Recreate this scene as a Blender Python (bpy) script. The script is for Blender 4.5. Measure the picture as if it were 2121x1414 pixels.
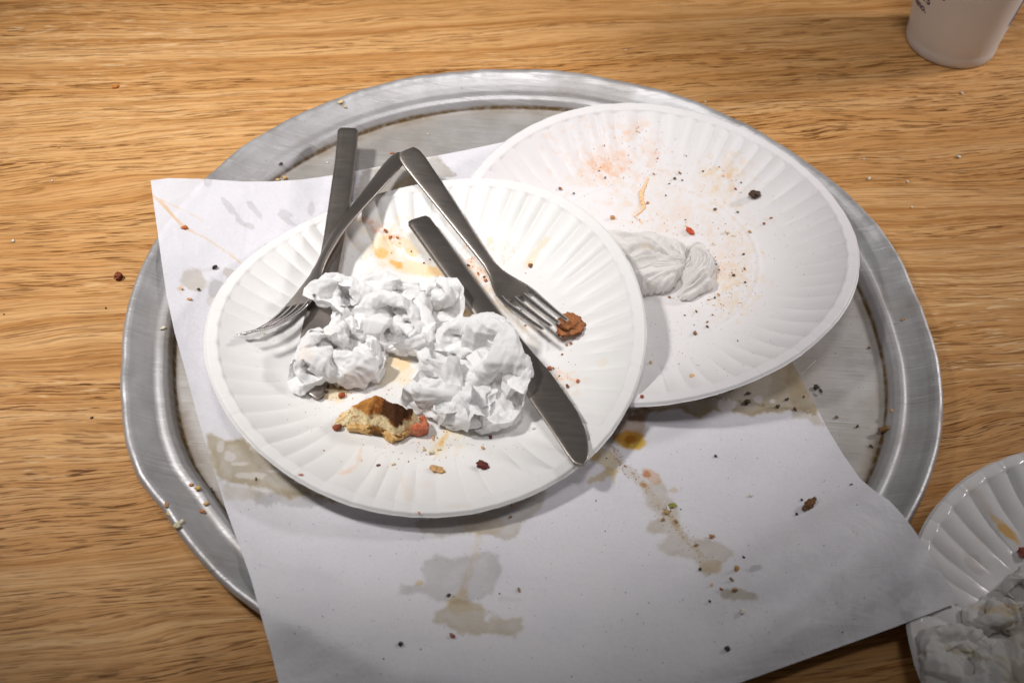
import bpy, bmesh, math, random
import numpy as np
from mathutils import Vector, Matrix

for o in list(bpy.data.objects):
    bpy.data.objects.remove(o, do_unlink=True)
scene = bpy.context.scene
COL = scene.collection

# ------------------------------------------------------------------ camera
PW, PH = 2121.0, 1414.0
FPX, PITCH, DIST, ROLL = 2700.0, 0.8597881, 0.7036882, 0.0666807
Fv = np.array([0.0, math.cos(PITCH), -math.sin(PITCH)])
Rv0 = np.array([1.0, 0.0, 0.0]); Uv0 = np.cross(Rv0, Fv)
Rv = math.cos(ROLL) * Rv0 + math.sin(ROLL) * Uv0
Uv = -math.sin(ROLL) * Rv0 + math.cos(ROLL) * Uv0
CAM = -Fv * DIST
cd = bpy.data.cameras.new('camera'); cam = bpy.data.objects.new('camera', cd); COL.objects.link(cam)
cam.matrix_world = Matrix(((Rv[0], Uv[0], -Fv[0], CAM[0]), (Rv[1], Uv[1], -Fv[1], CAM[1]),
                           (Rv[2], Uv[2], -Fv[2], CAM[2]), (0, 0, 0, 1)))
cd.sensor_width = 36.0; cd.lens = FPX / PW * 36.0
cd.clip_start = 0.01; cd.clip_end = 50
cd.dof.use_dof = True; cd.dof.focus_distance = 0.70; cd.dof.aperture_fstop = 11
scene.camera = cam

# ------------------------------------------------------------------ light
w = bpy.data.worlds.new('World'); scene.world = w; w.use_nodes = True
bg = w.node_tree.nodes['Background']
bg.inputs[0].default_value = (1.0, 0.96, 0.93, 1); bg.inputs[1].default_value = 0.048

def lamp(name, kind, loc, aim, power, color, size, spot=None, blend=1.0):
    d = bpy.data.lights.new(name, kind); d.energy = power; d.color = color
    o = bpy.data.objects.new(name, d); COL.objects.link(o)
    o.location = loc
    o.rotation_euler = (Vector(aim) - Vector(loc)).to_track_quat('-Z', 'Y').to_euler()
    if kind == 'AREA':
        d.shape = 'DISK'; d.size = size
    else:
        d.shadow_soft_size = size
    if spot:
        d.spot_size = math.radians(spot); d.spot_blend = blend
    return o
lamp('key_lamp', 'SPOT', (-0.66, 0.02, 0.95), (-0.165, 0.100, 0), 46, (1.0, 0.975, 0.95), 0.07, 39, 1.0)
lamp('overhead_lamp', 'SPOT', (0.02, -0.18, 1.70), (0.02, 0.225, 0), 57, (1.0, 0.975, 0.98), 0.22, 30.5, 1.0)
lamp('side_lamp', 'SPOT', (1.05, 0.46, 0.62), (0.20, 0.20, 0), 27, (1.0, 0.95, 0.94), 0.085, 43, 1.0)

vs = scene.view_settings
vs.view_transform = 'Standard'; vs.look = 'None'; vs.exposure = 0.0; vs.gamma = 1.0; vs.use_curve_mapping = False
scene.render.resolution_x = 1024; scene.render.resolution_y = 682

# ------------------------------------------------------------------ helpers
def ray(px, py):
    return Fv + (px - PW / 2) / FPX * Rv - (py - PH / 2) / FPX * Uv
def at(px, py, z=0.0):
    d = ray(px, py); t = (z - CAM[2]) / d[2]
    return CAM + t * d
def drop(px, py, surf, lift=0.0):
    z = 0.01
    for _ in range(25):
        p = at(px, py, z)
        z = 0.5 * z + 0.5 * (float(surf(np.array([p[0]]), np.array([p[1]]))[0]) + lift)
    return at(px, py, z)
def pix(P):
    P = np.asarray(P, float); d = P - CAM
    k = d @ Fv
    return np.stack([PW / 2 + FPX * (d @ Rv) / k, PH / 2 - FPX * (d @ Uv) / k], -1)

def sstep(a, b, x):
    t = np.clip((x - a) / (b - a), 0, 1)
    return t * t * (3 - 2 * t)
_rng = np.random.RandomState(7)
_TAB = _rng.rand(512, 512)
def vnoise(x, y, s=0):
    x = np.asarray(x, float) + s * 17.31; y = np.asarray(y, float) + s * 9.77
    xi = np.floor(x).astype(int); yi = np.floor(y).astype(int)
    fx = x - xi; fy = y - yi
    fx = fx * fx * (3 - 2 * fx); fy = fy * fy * (3 - 2 * fy)
    g = lambda a, b: _TAB[a & 511, b & 511]
    return ((g(xi, yi) * (1 - fx) + g(xi + 1, yi) * fx) * (1 - fy) + (g(xi, yi + 1) * (1 - fx) + g(xi + 1, yi + 1) * fx) * fy) * 2 - 1
def fbm(x, y, s=0, o=4, rough=0.5):
    v = 0; a = 1.0; t = 0
    for k in range(o):
        v = v + a * vnoise(np.asarray(x) * 2 ** k, np.asarray(y) * 2 ** k, s + 3 * k); t += a; a *= rough
    return v / t
def inpoly(x, y, poly):
    c = np.zeros(np.shape(x), bool)
    for (x0, y0), (x1, y1) in zip(poly, poly[1:] + poly[:1]):
        c ^= ((y0 > y) != (y1 > y)) & (x < (x1 - x0) * (y - y0) / (y1 - y0 + 1e-12) + x0)
    return c
def sdpoly(x, y, poly):
    d = np.full(np.shape(x), 1e9)
    for (x0, y0), (x1, y1) in zip(poly, poly[1:] + poly[:1]):
        ex, ey = x1 - x0, y1 - y0
        t = np.clip(((x - x0) * ex + (y - y0) * ey) / (ex * ex + ey * ey + 1e-12), 0, 1)
        d = np.minimum(d, np.hypot(x - x0 - t * ex, y - y0 - t * ey))
    return np.where(inpoly(x, y, poly), -d, d)
def sdline(x, y, pts):
    d = np.full(np.shape(x), 1e9)
    for (x0, y0), (x1, y1) in zip(pts, pts[1:]):
        ex, ey = x1 - x0, y1 - y0
        t = np.clip(((x - x0) * ex + (y - y0) * ey) / (ex * ex + ey * ey + 1e-12), 0, 1)
        d = np.minimum(d, np.hypot(x - x0 - t * ex, y - y0 - t * ey))
    return d
def lin(r, g, b):
    f = lambda c: (c / 255 / 12.92) if c / 255 <= 0.04045 else ((c / 255 + 0.055) / 1.055) ** 2.4
    return (f(r), f(g), f(b))

def mesh_np(name, V, Fq, mat, parent=None, smooth=True, attrs=None):
    V = np.asarray(V, np.float32); Fq = np.asarray(Fq, np.int32)
    me = bpy.data.meshes.new(name)
    k = Fq.shape[1]
    me.vertices.add(len(V)); me.vertices.foreach_set('co', V.ravel())
    me.loops.add(Fq.size); me.loops.foreach_set('vertex_index', Fq.ravel())
    me.polygons.add(len(Fq))
    me.polygons.foreach_set('loop_start', np.arange(0, Fq.size, k, dtype=np.int32))
    me.polygons.foreach_set('loop_total', np.full(len(Fq), k, np.int32))
    me.polygons.foreach_set('use_smooth', np.full(len(Fq), smooth))
    me.update(calc_edges=True); me.validate()
    for an, av in (attrs or {}).items():
        av = np.asarray(av, np.float32)
        if av.ndim == 1:
            a = me.attributes.new(an, 'FLOAT', 'POINT'); a.data.foreach_set('value', av)
        else:
            a = me.attributes.new(an, 'FLOAT_COLOR', 'POINT')
            a.data.foreach_set('color', np.concatenate([av, np.ones((len(av), 1), np.float32)], 1).ravel())
    me.materials.append(mat)
    o = bpy.data.objects.new(name, me); COL.objects.link(o)
    if parent: o.parent = parent
    return o
def grid_faces(nu, nv, wrap=False):
    i = np.arange(nu if wrap else nu - 1)[:, None]; j = np.arange(nv - 1)[None, :]
    i2 = (i + 1) % nu
    return np.stack([i * nv + j, i2 * nv + j, i2 * nv + j + 1, i * nv + j + 1], -1).reshape(-1, 4)
def empty(name, loc, label, cat, group=None):
    o = bpy.data.objects.new(name, None); COL.objects.link(o); o.location = loc
    o.empty_display_size = 0.01
    return tag(o, label, cat, group)
def tag(o, label, cat, group=None, kind=None):
    if label: o['label'] = label
    if cat: o['category'] = cat
    if group: o['group'] = group
    if kind: o['kind'] = kind
    return o
def into(o, parent):
    """parent o to an Empty that only has a location, keeping o where it is"""
    o.parent = parent
    o.matrix_parent_inverse = Matrix.Translation(-Vector(parent.location))
    return o

# ------------------------------------------------------------------ node materials
class NT:
    def __init__(s, name):
        s.m = bpy.data.materials.new(name); s.m.use_nodes = True
        s.t = s.m.node_tree; s.b = s.t.nodes['Principled BSDF']; s.out = s.t.nodes['Material Output']
    def n(s, typ, **kw):
        nd = s.t.nodes.new('ShaderNode' + typ)
        for k, v in kw.items():
            if k.startswith('i_'):
                key = k[2:]
                nd.inputs[int(key) if key.isdigit() else key.replace('_', ' ')].default_value = v
            else:
                setattr(nd, k, v)
        return nd
    def l(s, a, b):
        s.t.links.new(a, b)
    def coord(s, scale=(1, 1, 1), rot=(0, 0, 0), loc=(0, 0, 0)):
        g = s.n('TexCoord'); mp = s.n('Mapping')
        mp.inputs['Scale'].default_value = scale; mp.inputs['Rotation'].default_value = rot; mp.inputs['Location'].default_value = loc
        s.l(g.outputs['Object'], mp.inputs[0]); return mp.outputs[0]
    def noise(s, vec, scale, detail=4, rough=0.5, dist=0.0):
        nd = s.n('TexNoise'); nd.inputs['Scale'].default_value = scale; nd.inputs['Detail'].default_value = detail
        nd.inputs['Roughness'].default_value = rough; nd.inputs['Distortion'].default_value = dist
        if vec is not None: s.l(vec, nd.inputs['Vector'])
        return nd.outputs['Fac']
    def ramp(s, fac, stops, interp='LINEAR'):
        r = s.n('ValToRGB'); e = r.color_ramp.elements; r.color_ramp.interpolation = interp
        while len(e) < len(stops): e.new(0.5)
        for el, (p, c) in zip(e, stops):
            el.position = p; el.color = (*c, 1) if len(c) == 3 else c
        s.l(fac, r.inputs[0]); return r.outputs[0]
    def val(s, fac, a, b, lo=0.0, hi=1.0):
        r = s.n('MapRange'); r.inputs[1].default_value = a; r.inputs[2].default_value = b
        r.inputs[3].default_value = lo; r.inputs[4].default_value = hi
        s.l(fac, r.inputs[0]); return r.outputs[0]
    def mix(s, fac, a, b, mode='MIX'):
        m = s.n('Mix', data_type='RGBA', blend_type=mode)
        for sock, v in ((m.inputs[0], fac), (m.inputs[6], a), (m.inputs[7], b)):
            if hasattr(v, 'links'): s.l(v, sock)
            elif isinstance(v, (int, float)): sock.default_value = v
            else: sock.default_value = (*v, 1)
        return m.outputs[2]
    def math(s, op, a, b=0.0):
        m = s.n('Math', operation=op)
        for sock, v in ((m.inputs[0], a), (m.inputs[1], b)):
            if hasattr(v, 'links'): s.l(v, sock)
            else: sock.default_value = v
        return m.outputs[0]
    def attr(s, name):
        return s.n('Attribute', attribute_name=name)
    def set(s, **kw):
        for k, v in kw.items():
            sock = s.b.inputs[k.replace('_', ' ')]
            if hasattr(v, 'links'): s.l(v, sock)
            elif isinstance(v, tuple) and len(v) == 3: sock.default_value = (*v, 1)
            else: sock.default_value = v
        return s
    def bump(s, h, strength, dist):
        b = s.n('Bump'); b.inputs['Strength'].default_value = strength; b.inputs['Distance'].default_value = dist
        s.l(h, b.inputs['Height']); s.l(b.outputs[0], s.b.inputs['Normal']); return s

# ================================================================== surfaces as height functions
PCX, PCY = 0.0104, 0.0041            # pan centre
PAN_PROF = np.array([(0, .0024), (.180, .0024), (.1875, .0025), (.1892, .0029), (.1905, .0052), (.1925, .0080), (.1950, .0092), (.1970, .0092),
                     (.1985, .0088), (.2000, .0089), (.2040, .0103), (.2085, .0124), (.2098, .0133), (.2115, .0143), (.2135, .0147), (.2150, .0142), (.2159, .0128)])
_da = np.array([-180, -168, -160, -154, -148, -142, -135, -129, -100, -60, -32, -18, -11, -3, 4, 11, 22, 30, 40, 48, 56, 64, 75, 84, 93, 107, 124, 142, 160, 175, 180.])
_dr = np.array([-.5, -1.8, -.7, 1.2, 1.6, -1.6, -1., -.3, .4, .3, .5, 1.3, 1.1, .3, -1.0, -.9, 1.6, 1.3, .1, -1.0, -.1, .6, -.9, .1, -1.1, -.5, .5, .6, 0, -.2, -.5]) * 1e-3
def pan_dent(th):
    return np.interp(np.degrees(th), _da, _dr)
def pan_z(x, y):
    r = np.hypot(x - PCX, y - PCY); th = np.arctan2(y - PCY, x - PCX)
    return np.where(r > .2165, 0.0, np.interp(r - pan_dent(th) * sstep(.17, .21, r), PAN_PROF[:, 0], PAN_PROF[:, 1]))
FLOOR = .0024

RP, HP = 0.1143, 0.0165
def plate_prof(t):
    s = np.clip((t - .565) / .375, 0, 1)
    z = (HP - .0006) * (s ** 1.55)
    z = z + .0006 * sstep(.93, .95, t)
    z = z + .00042 * np.exp(-((t - .552) / .008) ** 2) - .00025 * np.exp(-((t - .535) / .010) ** 2)
    z = z - .0016 * sstep(.985, 1.0, t)
    return z
PLATES = {
    'front': dict(c=(-.0447, -.0107), z0=.0206, h=(.0040, .0010, .0030, .0078, -.0021, -.0008), N=58, seed=1, amp=1.0),
    'back': dict(c=(.0726, .0614), z0=.0230, h=(.0112, .0031, -.0014, -.0070, -.0004, -.0006), N=58, seed=5, amp=.8),
    'third': dict(c=(.2977, -.1716), z0=.0195, h=(0, 0, 0.0006, 0.0004, 0, 0), N=54, seed=9, amp=1.35),
}
def plate_raw(k, x, y, flutes=False):
    P = PLATES[k]
    dx, dy = x - P['c'][0], y - P['c'][1]
    r = np.hypot(dx, dy); th = np.arctan2(dy, dx); t = r / RP
    tt = np.minimum(t, 1.0)
    h = P['h']
    z = P['z0'] - HP + plate_prof(tt) + tt * (h[0] * np.cos(th) + h[1] * np.sin(th)) \
        + tt ** 2.4 * (h[2] * np.cos(2 * th) + h[3] * np.sin(2 * th)) + tt ** 3 * (h[4] * np.cos(3 * th) + h[5] * np.sin(3 * th))
    lo = (FLOOR + .0009) if k != 'third' else .0006
    z = np.where(z < lo + .001, lo + .001 * np.exp((z - lo - .001) / .001), z)
    if flutes:
        s = P['seed']
        thw = th + .020 * np.interp((th + np.pi) / (2 * np.pi) * 23, np.arange(24), np.append(np.random.RandomState(s).randn(23), 0)[:24])
        ph = thw * P['N'] / (2 * np.pi)
        cell = np.floor(ph).astype(int); fr = ph - cell
        va = .62 + .55 * _TAB[(cell + 40 * s) % 512, s]
        bend = .10 * np.sin(ph * 1.7) * (t - .8)
        wv = np.abs(np.sin(np.pi * np.clip(fr + bend, 0, 1))) ** .75 * 2 - 1.25
        start = .60 + .09 * _TAB[(cell + 77 * s) % 512, s + 3]
        env = sstep(0, .20, t - start) * (1 - .80 * sstep(.925, .955, t))
        z = z + P['amp'] * .00090 * va * env * wv
        # pinched creases across the lip
        cr = _TAB[(cell + 91 * s) % 512, s + 6]
        z = z + P['amp'] * .0006 * (cr - .4) * np.exp(-((fr - .06) / .07) ** 2) * sstep(.93, .97, t)
        z = z + .00035 * fbm(x * 60, y * 60, s, 3) * (.25 + .75 * sstep(.5, .9, t))
    return z
def front_z(x, y):
    # lifted a little where it lies on the flattened edge of the other plate
    z = plate_raw('front', x, y)
    r2 = np.hypot(x - PLATES['back']['c'][0], y - PLATES['back']['c'][1])
    return z + .0016 * sstep(.15, .06, r2) + .0004
def back_z(x, y):
    # pressed flat under the plate that lies on it
    z = plate_raw('back', x, y)
    r1 = np.hypot(x - PLATES['front']['c'][0], y - PLATES['front']['c'][1])
    lim = np.where(r1 < RP, front_z(x, y) - .0013, 1.0) + 3 * np.clip(r1 - RP * .985, 0, 1)
    return np.maximum(np.minimum(z, lim), FLOOR + .0011)
def third_z(x, y):
    return plate_raw('third', x, y)
def table_z(x, y):
    return np.zeros(np.shape(x))

# ------------------------------------------------------------------ table
def make_table():
    T = NT('oak_laminate')
    rot = math.radians(-10.5)
    base = T.coord(rot=(0, 0, rot))
    sep = T.n('SeparateXYZ'); T.l(base, sep.inputs[0])
    # slow warp so that the grain runs in gentle arches
    wv = T.coord(scale=(2.6, 7.5, 1), rot=(0, 0, rot), loc=(1.3, .4, 0))
    warp = T.noise(wv, 1.0, 3, .5)
    warp2 = T.noise(T.coord(scale=(9, 26, 1), rot=(0, 0, rot), loc=(4.1, 2.2, 0)), 1.0, 2, .5)
    # veneer leaves
    ed = T.math('ADD', sep.outputs[1], T.math('MULTIPLY', T.math('SUBTRACT', warp, .5), .010))
    leaf = T.math('FLOOR', T.math('DIVIDE', T.math('ADD', ed, 1.0 - .1135), .118))
    lr = T.n('TexWhiteNoise', noise_dimensions='1D'); T.l(leaf, lr.inputs['W'])
    lrv = lr.outputs['Value']
    y = T.math('ADD', sep.outputs[1], T.math('MULTIPLY', T.math('SUBTRACT', warp, .5), T.val(lrv, 0, 1, .02, .075)))
    y = T.math('ADD', y, T.math('MULTIPLY', T.math('SUBTRACT', warp2, .5), .0032))
    y = T.math('ADD', y, T.math('MULTIPLY', lrv, 3.7))
    def comb(sx, sy):
        c = T.n('CombineXYZ'); T.l(T.math('MULTIPLY', sep.outputs[0], sx), c.inputs[0]); T.l(T.math('MULTIPLY', y, sy), c.inputs[1]); T.l(lrv, c.inputs[2])
        return c.outputs[0]
    rings = T.noise(comb(1.6, 130), 1.0, 5, .66)
    fine = T.noise(comb(9, 620), 1.0, 4, .65)
    broad = T.noise(comb(1.1, 17), 1.0, 3, .5)
    pores = T.noise(comb(52, 1250), 1.0, 2, .55)
    poremask = T.noise(comb(2.6, 46), 1.0, 3, .6)
    fleck = T.noise(comb(60, 620), 1.0, 2, .5)
    fleckm = T.noise(T.coord(scale=(5, 9, 1), loc=(7, 3, 0)), 1.0, 3, .5)
    blotch = T.noise(T.coord(scale=(3.4, 8, 1), loc=(2, 5, 0), rot=(0, 0, rot)), 1.0, 4, .55)
    col = T.ramp(rings, [(.30, lin(170, 116, 62)), (.43, lin(203, 153, 97)), (.56, lin(217, 170, 115)), (.72, lin(232, 192, 140))])
    col = T.mix(T.val(broad, .38, .68, 0, .50), col, lin(194, 138, 78))
    col = T.mix(T.val(blotch, .46, .70, 0, .42), col, lin(176, 122, 64))
    col = T.mix(T.val(fine, .46, .62, 0, .50), col, lin(152, 98, 44))
    pm = T.math('MULTIPLY', T.val(pores, .545, .595, 0, 1), T.val(poremask, .36, .60, .30, .95))
    col = T.mix(pm, col, lin(104, 62, 18))
    fm = T.math('MULTIPLY', T.val(fleck, .60, .68, 0, 1), T.val(fleckm, .47, .64, 0, .60))
    col = T.mix(fm, col, lin(236, 204, 160))
    T.set(Base_Color=col, Roughness=T.val(fine, .3, .7, .40, .55))
    T.b.inputs['Specular IOR Level'].default_value = .22
    T.bump(T.math('SUBTRACT', fine, T.math('MULTIPLY', pm, .9)), .12, .0006)
    n = 2
    V = [(-2.2, -1.2, 0), (2.2, -1.2, 0), (2.2, .62, 0), (-2.2, .62, 0), (-2.2, -1.2, -.03), (2.2, -1.2, -.03), (2.2, .62, -.03), (-2.2, .62, -.03)]
    Fq = [(0, 1, 2, 3), (7, 6, 5, 4), (0, 4, 5, 1), (1, 5, 6, 2), (2, 6, 7, 3), (3, 7, 4, 0)]
    o = mesh_np('table_top', V, Fq, T.m, smooth=False)
    tag(o, None, None, kind='structure'); return o
make_table()

# ------------------------------------------------------------------ pizza pan
def pan_material(name, floor):
    T = NT(name)
    obj = T.coord()
    sep = T.n('SeparateXYZ'); T.l(obj, sep.inputs[0])
    # fine scratches in several directions
    def scr(rot, sx, sy, lo, hi):
        return T.val(T.noise(T.coord(scale=(sx, sy, 1), rot=(0, 0, math.radians(rot))), 1.0, 2, .6), lo, hi, 0, 1)
    s1 = scr(25, 14, 1500, .62, .72); s2 = scr(-50, 18, 1300, .63, .72); s3 = scr(80, 12, 1400, .62, .72)
    s = T.math('ADD', s1, T.math('ADD', s2, s3))
    blot = T.noise(obj, 38, 5, .6)
    spots = T.noise(obj, 520, 3, .6)
    col = T.ramp(blot, [(.2, lin(190, 186, 183)), (.5, lin(203, 200, 199)), (.8, lin(216, 214, 214))])
    col = T.mix(T.math('MULTIPLY', s, .55), col, lin(226, 225, 222))
    dk = T.math('ADD', scr(8, 22, 1100, .64, .73), scr(-22, 30, 900, .64, .73))
    col = T.mix(T.math('MULTIPLY', dk, .40), col, lin(112, 106, 98))
    if floor: col = T.mix(T.val(T.noise(obj, 14, 4, .6), .35, .65, .05, .5), col, lin(168, 158, 140))
    dirt = T.attr('dirt').outputs['Fac']
    col = T.mix(T.val(spots, .66, .74, 0, .45), col, lin(96, 88, 76))
    dn = T.noise(obj, 240, 4, .65)
    dm = T.math('MULTIPLY', dirt, T.val(dn, .25, .55, .60, 1))
    col = T.mix(dm, col, lin(98, 72, 26))
    tint = T.attr('tint').outputs['Color']
    col = T.mix(1.0, col, tint, 'MULTIPLY')
    if not floor: col = T.mix(1.0, col, (.84, .85, .87), 'MULTIPLY')
    rgh = T.math('ADD', T.val(blot, .3, .7, .44, .54), T.math('MULTIPLY', dm, .3))
    T.set(Base_Color=col, Metallic=T.math('MULTIPLY', T.math('SUBTRACT', 1.0, dm), .62), Roughness=rgh)
    T.bump(T.math('ADD', T.math('MULTIPLY', s, .8), T.math('ADD', blot, T.math('MULTIPLY', spots, .4))), .22, .0006)
    return T.m
def make_pan():
    root = empty('pizza_pan', (PCX, PCY, 0), 'large round dented aluminium pizza pan under the plates and paper', 'pizza pan')
    na = 900
    th = np.linspace(-np.pi, np.pi, na, endpoint=False)
    def ring(prof, name, mat):
        r = prof[:, 0][None, :]; z = np.repeat(prof[:, 1][None, :], na, 0)
        d = (pan_dent(th)[:, None] + .0003 * fbm(np.cos(th) * 9, np.sin(th) * 9, 2)[:, None]) * sstep(.17, .21, r)
        rr = r + d
        x = rr * np.cos(th)[:, None]; y = rr * np.sin(th)[:, None]
        z = z + (.0006 * fbm(np.cos(th) * 4, np.sin(th) * 4, 4)[:, None] + .0010 * fbm(np.cos(th) * 14, np.sin(th) * 14, 8)[:, None] * sstep(.205, .213, r)) * sstep(.187, .21, r)
        wx, wy = x + PCX, y + PCY
        dirt = 1.3 * np.exp(-((r - .1895) / .00085) ** 2) * (.72 + .28 * fbm(wx * 130, wy * 130, 11)) + .55 * np.exp(-((r - .1870) / .0040) ** 2) * sstep(-.35, .45, fbm(wx * 40, wy * 40, 6))
        lft = sstep(2.4, 2.9, np.abs(th))[:, None] * np.ones_like(r)
        dirt = dirt + .55 * lft * np.exp(-((r - .1915) / .0030) ** 2) + .40 * np.exp(-((r - .1990) / .0022) ** 2) * sstep(0, .5, fbm(wx * 22, wy * 22, 13)) + .22 * sstep(.15, .6, fbm(wx * 30, wy * 30, 14))
        dirt = dirt + .5 * sstep(.25, .6, fbm(wx * 45, wy * 45, 15)) * np.exp(-((r - .2140) / .0016) ** 2)
        tint = np.ones((na, prof.shape[0], 3))
        V = np.stack([x, y, z], -1).reshape(-1, 3)
        return mesh_np(name, V, grid_faces(na, prof.shape[0], True), mat, root, attrs={'dirt': np.clip(dirt, 0, 1).ravel(), 'tint': tint.reshape(-1, 3)})
    # floor disc
    pr = np.concatenate([np.linspace(.0005, .16, 40), np.linspace(.162, .1885, 28)])
    ring(np.stack([pr, np.interp(pr, PAN_PROF[:, 0], PAN_PROF[:, 1])], 1), 'pan_floor', pan_material('aluminium_floor', True))
    pr = np.linspace(.1885, .2159, 90)
    # smooth the rim profile slightly
    zz = np.interp(pr, PAN_PROF[:, 0], PAN_PROF[:, 1]); k = np.array([1, 2, 3, 2, 1.]) / 9
    zz[2:-2] = np.convolve(zz, k, 'valid')
    und = np.array([(.2160, .0118), (.2156, .0107), (.2146, .0100), (.2132, .0099), (.2120, .0106), (.2085, .0098), (.2040, .0078), (.1980, .0066), (.1935, .0062), (.1910, .0022), (.1885, .0006), (.1500, .0006), (.001, .0006)])
    ring(np.concatenate([np.stack([pr, zz], 1), und]), 'pan_rim', pan_material('aluminium_rim', False))
    return root
make_pan()

# ------------------------------------------------------------------ paint helper: stains laid on the vertices of a sheet
class Paint:
    def __init__(s, V, base):
        q = pix(V); s.x, s.y = q[:, 0], q[:, 1]; s.wx, s.wy = V[:, 0], V[:, 1]
        s.c = np.tile(np.array(base, float), (len(V), 1)); s.g = np.zeros(len(V))
        s.k = 0
    def _noise(s, px_scale, o=4, rough=.55):
        s.k += 1
        return fbm(s.x / px_scale, s.y / px_scale, s.k * 5 + 1, o, rough)
    def _apply(s, m, col, a):
        m = np.clip(m * a, 0, 1)[:, None]
        s.c = s.c * (1 - m) + s.c * np.array(col) * m
    def blob(s, cx, cy, rx, ry, rot=0, col=(1, .8, .5), a=.7, n=.5, ns=20, edge=.25, grease=0., ringed=0., speckle=0.):
        ca, sa = math.cos(math.radians(rot)), math.sin(math.radians(rot))
        dx, dy = s.x - cx, s.y - cy
        u = (dx * ca + dy * sa) / rx; v = (-dx * sa + dy * ca) / ry
        near = (np.abs(u) < 2.4) & (np.abs(v) < 2.4)
        d = np.hypot(u, v) + n * s._noise(ns) * 1.6
        m = (1 - sstep(1 - edge, 1 + edge * .4, d)) * near
        if speckle:
            m = m * sstep(speckle - .15, speckle + .15, s._noise(7, 3) * .5 + .5)
        s._apply(m, col, a)
        if ringed: s._apply(np.exp(-((d - 1) / .12) ** 2) * near, col, ringed)
        s.g = np.maximum(s.g, m * grease)
    def poly(s, pts, col=(1, .8, .5), a=.7, n=6, ns=16, edge=4, grease=0., ringed=0.):
        d = sdpoly(s.x, s.y, pts) + n * s._noise(ns) * 2.0 + n * .55 * s._noise(ns / 4, 3)
        m = 1 - sstep(-edge, edge * .5, d)
        m = m * (.72 + .28 * sstep(-.35, .3, s._noise(ns * 1.3)))
        s._apply(m, col, a)
        if ringed: s._apply(np.exp(-((d + edge) / (edge * 1.2)) ** 2), col, ringed)
        s.g = np.maximum(s.g, m * grease); return m
    def line(s, pts, wd, col, a=.7, n=2, ns=12, edge=.6, grease=0., speckle=0.):
        d = sdline(s.x, s.y, pts) + n * s._noise(ns) * 1.6
        m = 1 - sstep(wd * (1 - edge), wd * (1 + edge * .3), d)
        if speckle: m = m * sstep(speckle - .15, speckle + .15, s._noise(6, 3) * .5 + .5)
        s._apply(m, col, a); s.g = np.maximum(s.g, m * grease)

# ------------------------------------------------------------------ sheet of white wrapping paper
PAPER_L = [(312, 374), (318, 420), (325, 470), (335, 545), (345, 612), (362, 690), (383, 765), (414, 880), (440, 965), (470, 1060), (496, 1130), (521, 1202), (545, 1290), (562, 1350), (577, 1414), (612, 1550), (662, 1732)]
PAPER_T = [(312, 374), (352, 369), (425, 371), (500, 376), (560, 376), (625, 372), (690, 363), (760, 350), (850, 333), (960, 312), (1050, 293), (1180, 272), (1300, 262)]
PAPER_R = [(1300, 262), (1480, 480), (1637, 742), (1662, 790), (1692, 845), (1720, 897), (1748, 943), (1783, 992), (1812, 1016), (1842, 1036), (1872, 1068), (1900, 1106), (1950, 1185), (1990, 1245)]
PAPER_B = [(662, 1732), (1200, 1535), (1530, 1414), (1700, 1353), (1850, 1299), (1930, 1268), (1990, 1245)]
def resample(pts, n):
    pts = np.array(pts, float); d = np.concatenate([[0], np.cumsum(np.hypot(*np.diff(pts, axis=0).T))])
    t = np.linspace(0, d[-1], n)
    return np.stack([np.interp(t, d, pts[:, 0]), np.interp(t, d, pts[:, 1])], 1)
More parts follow.
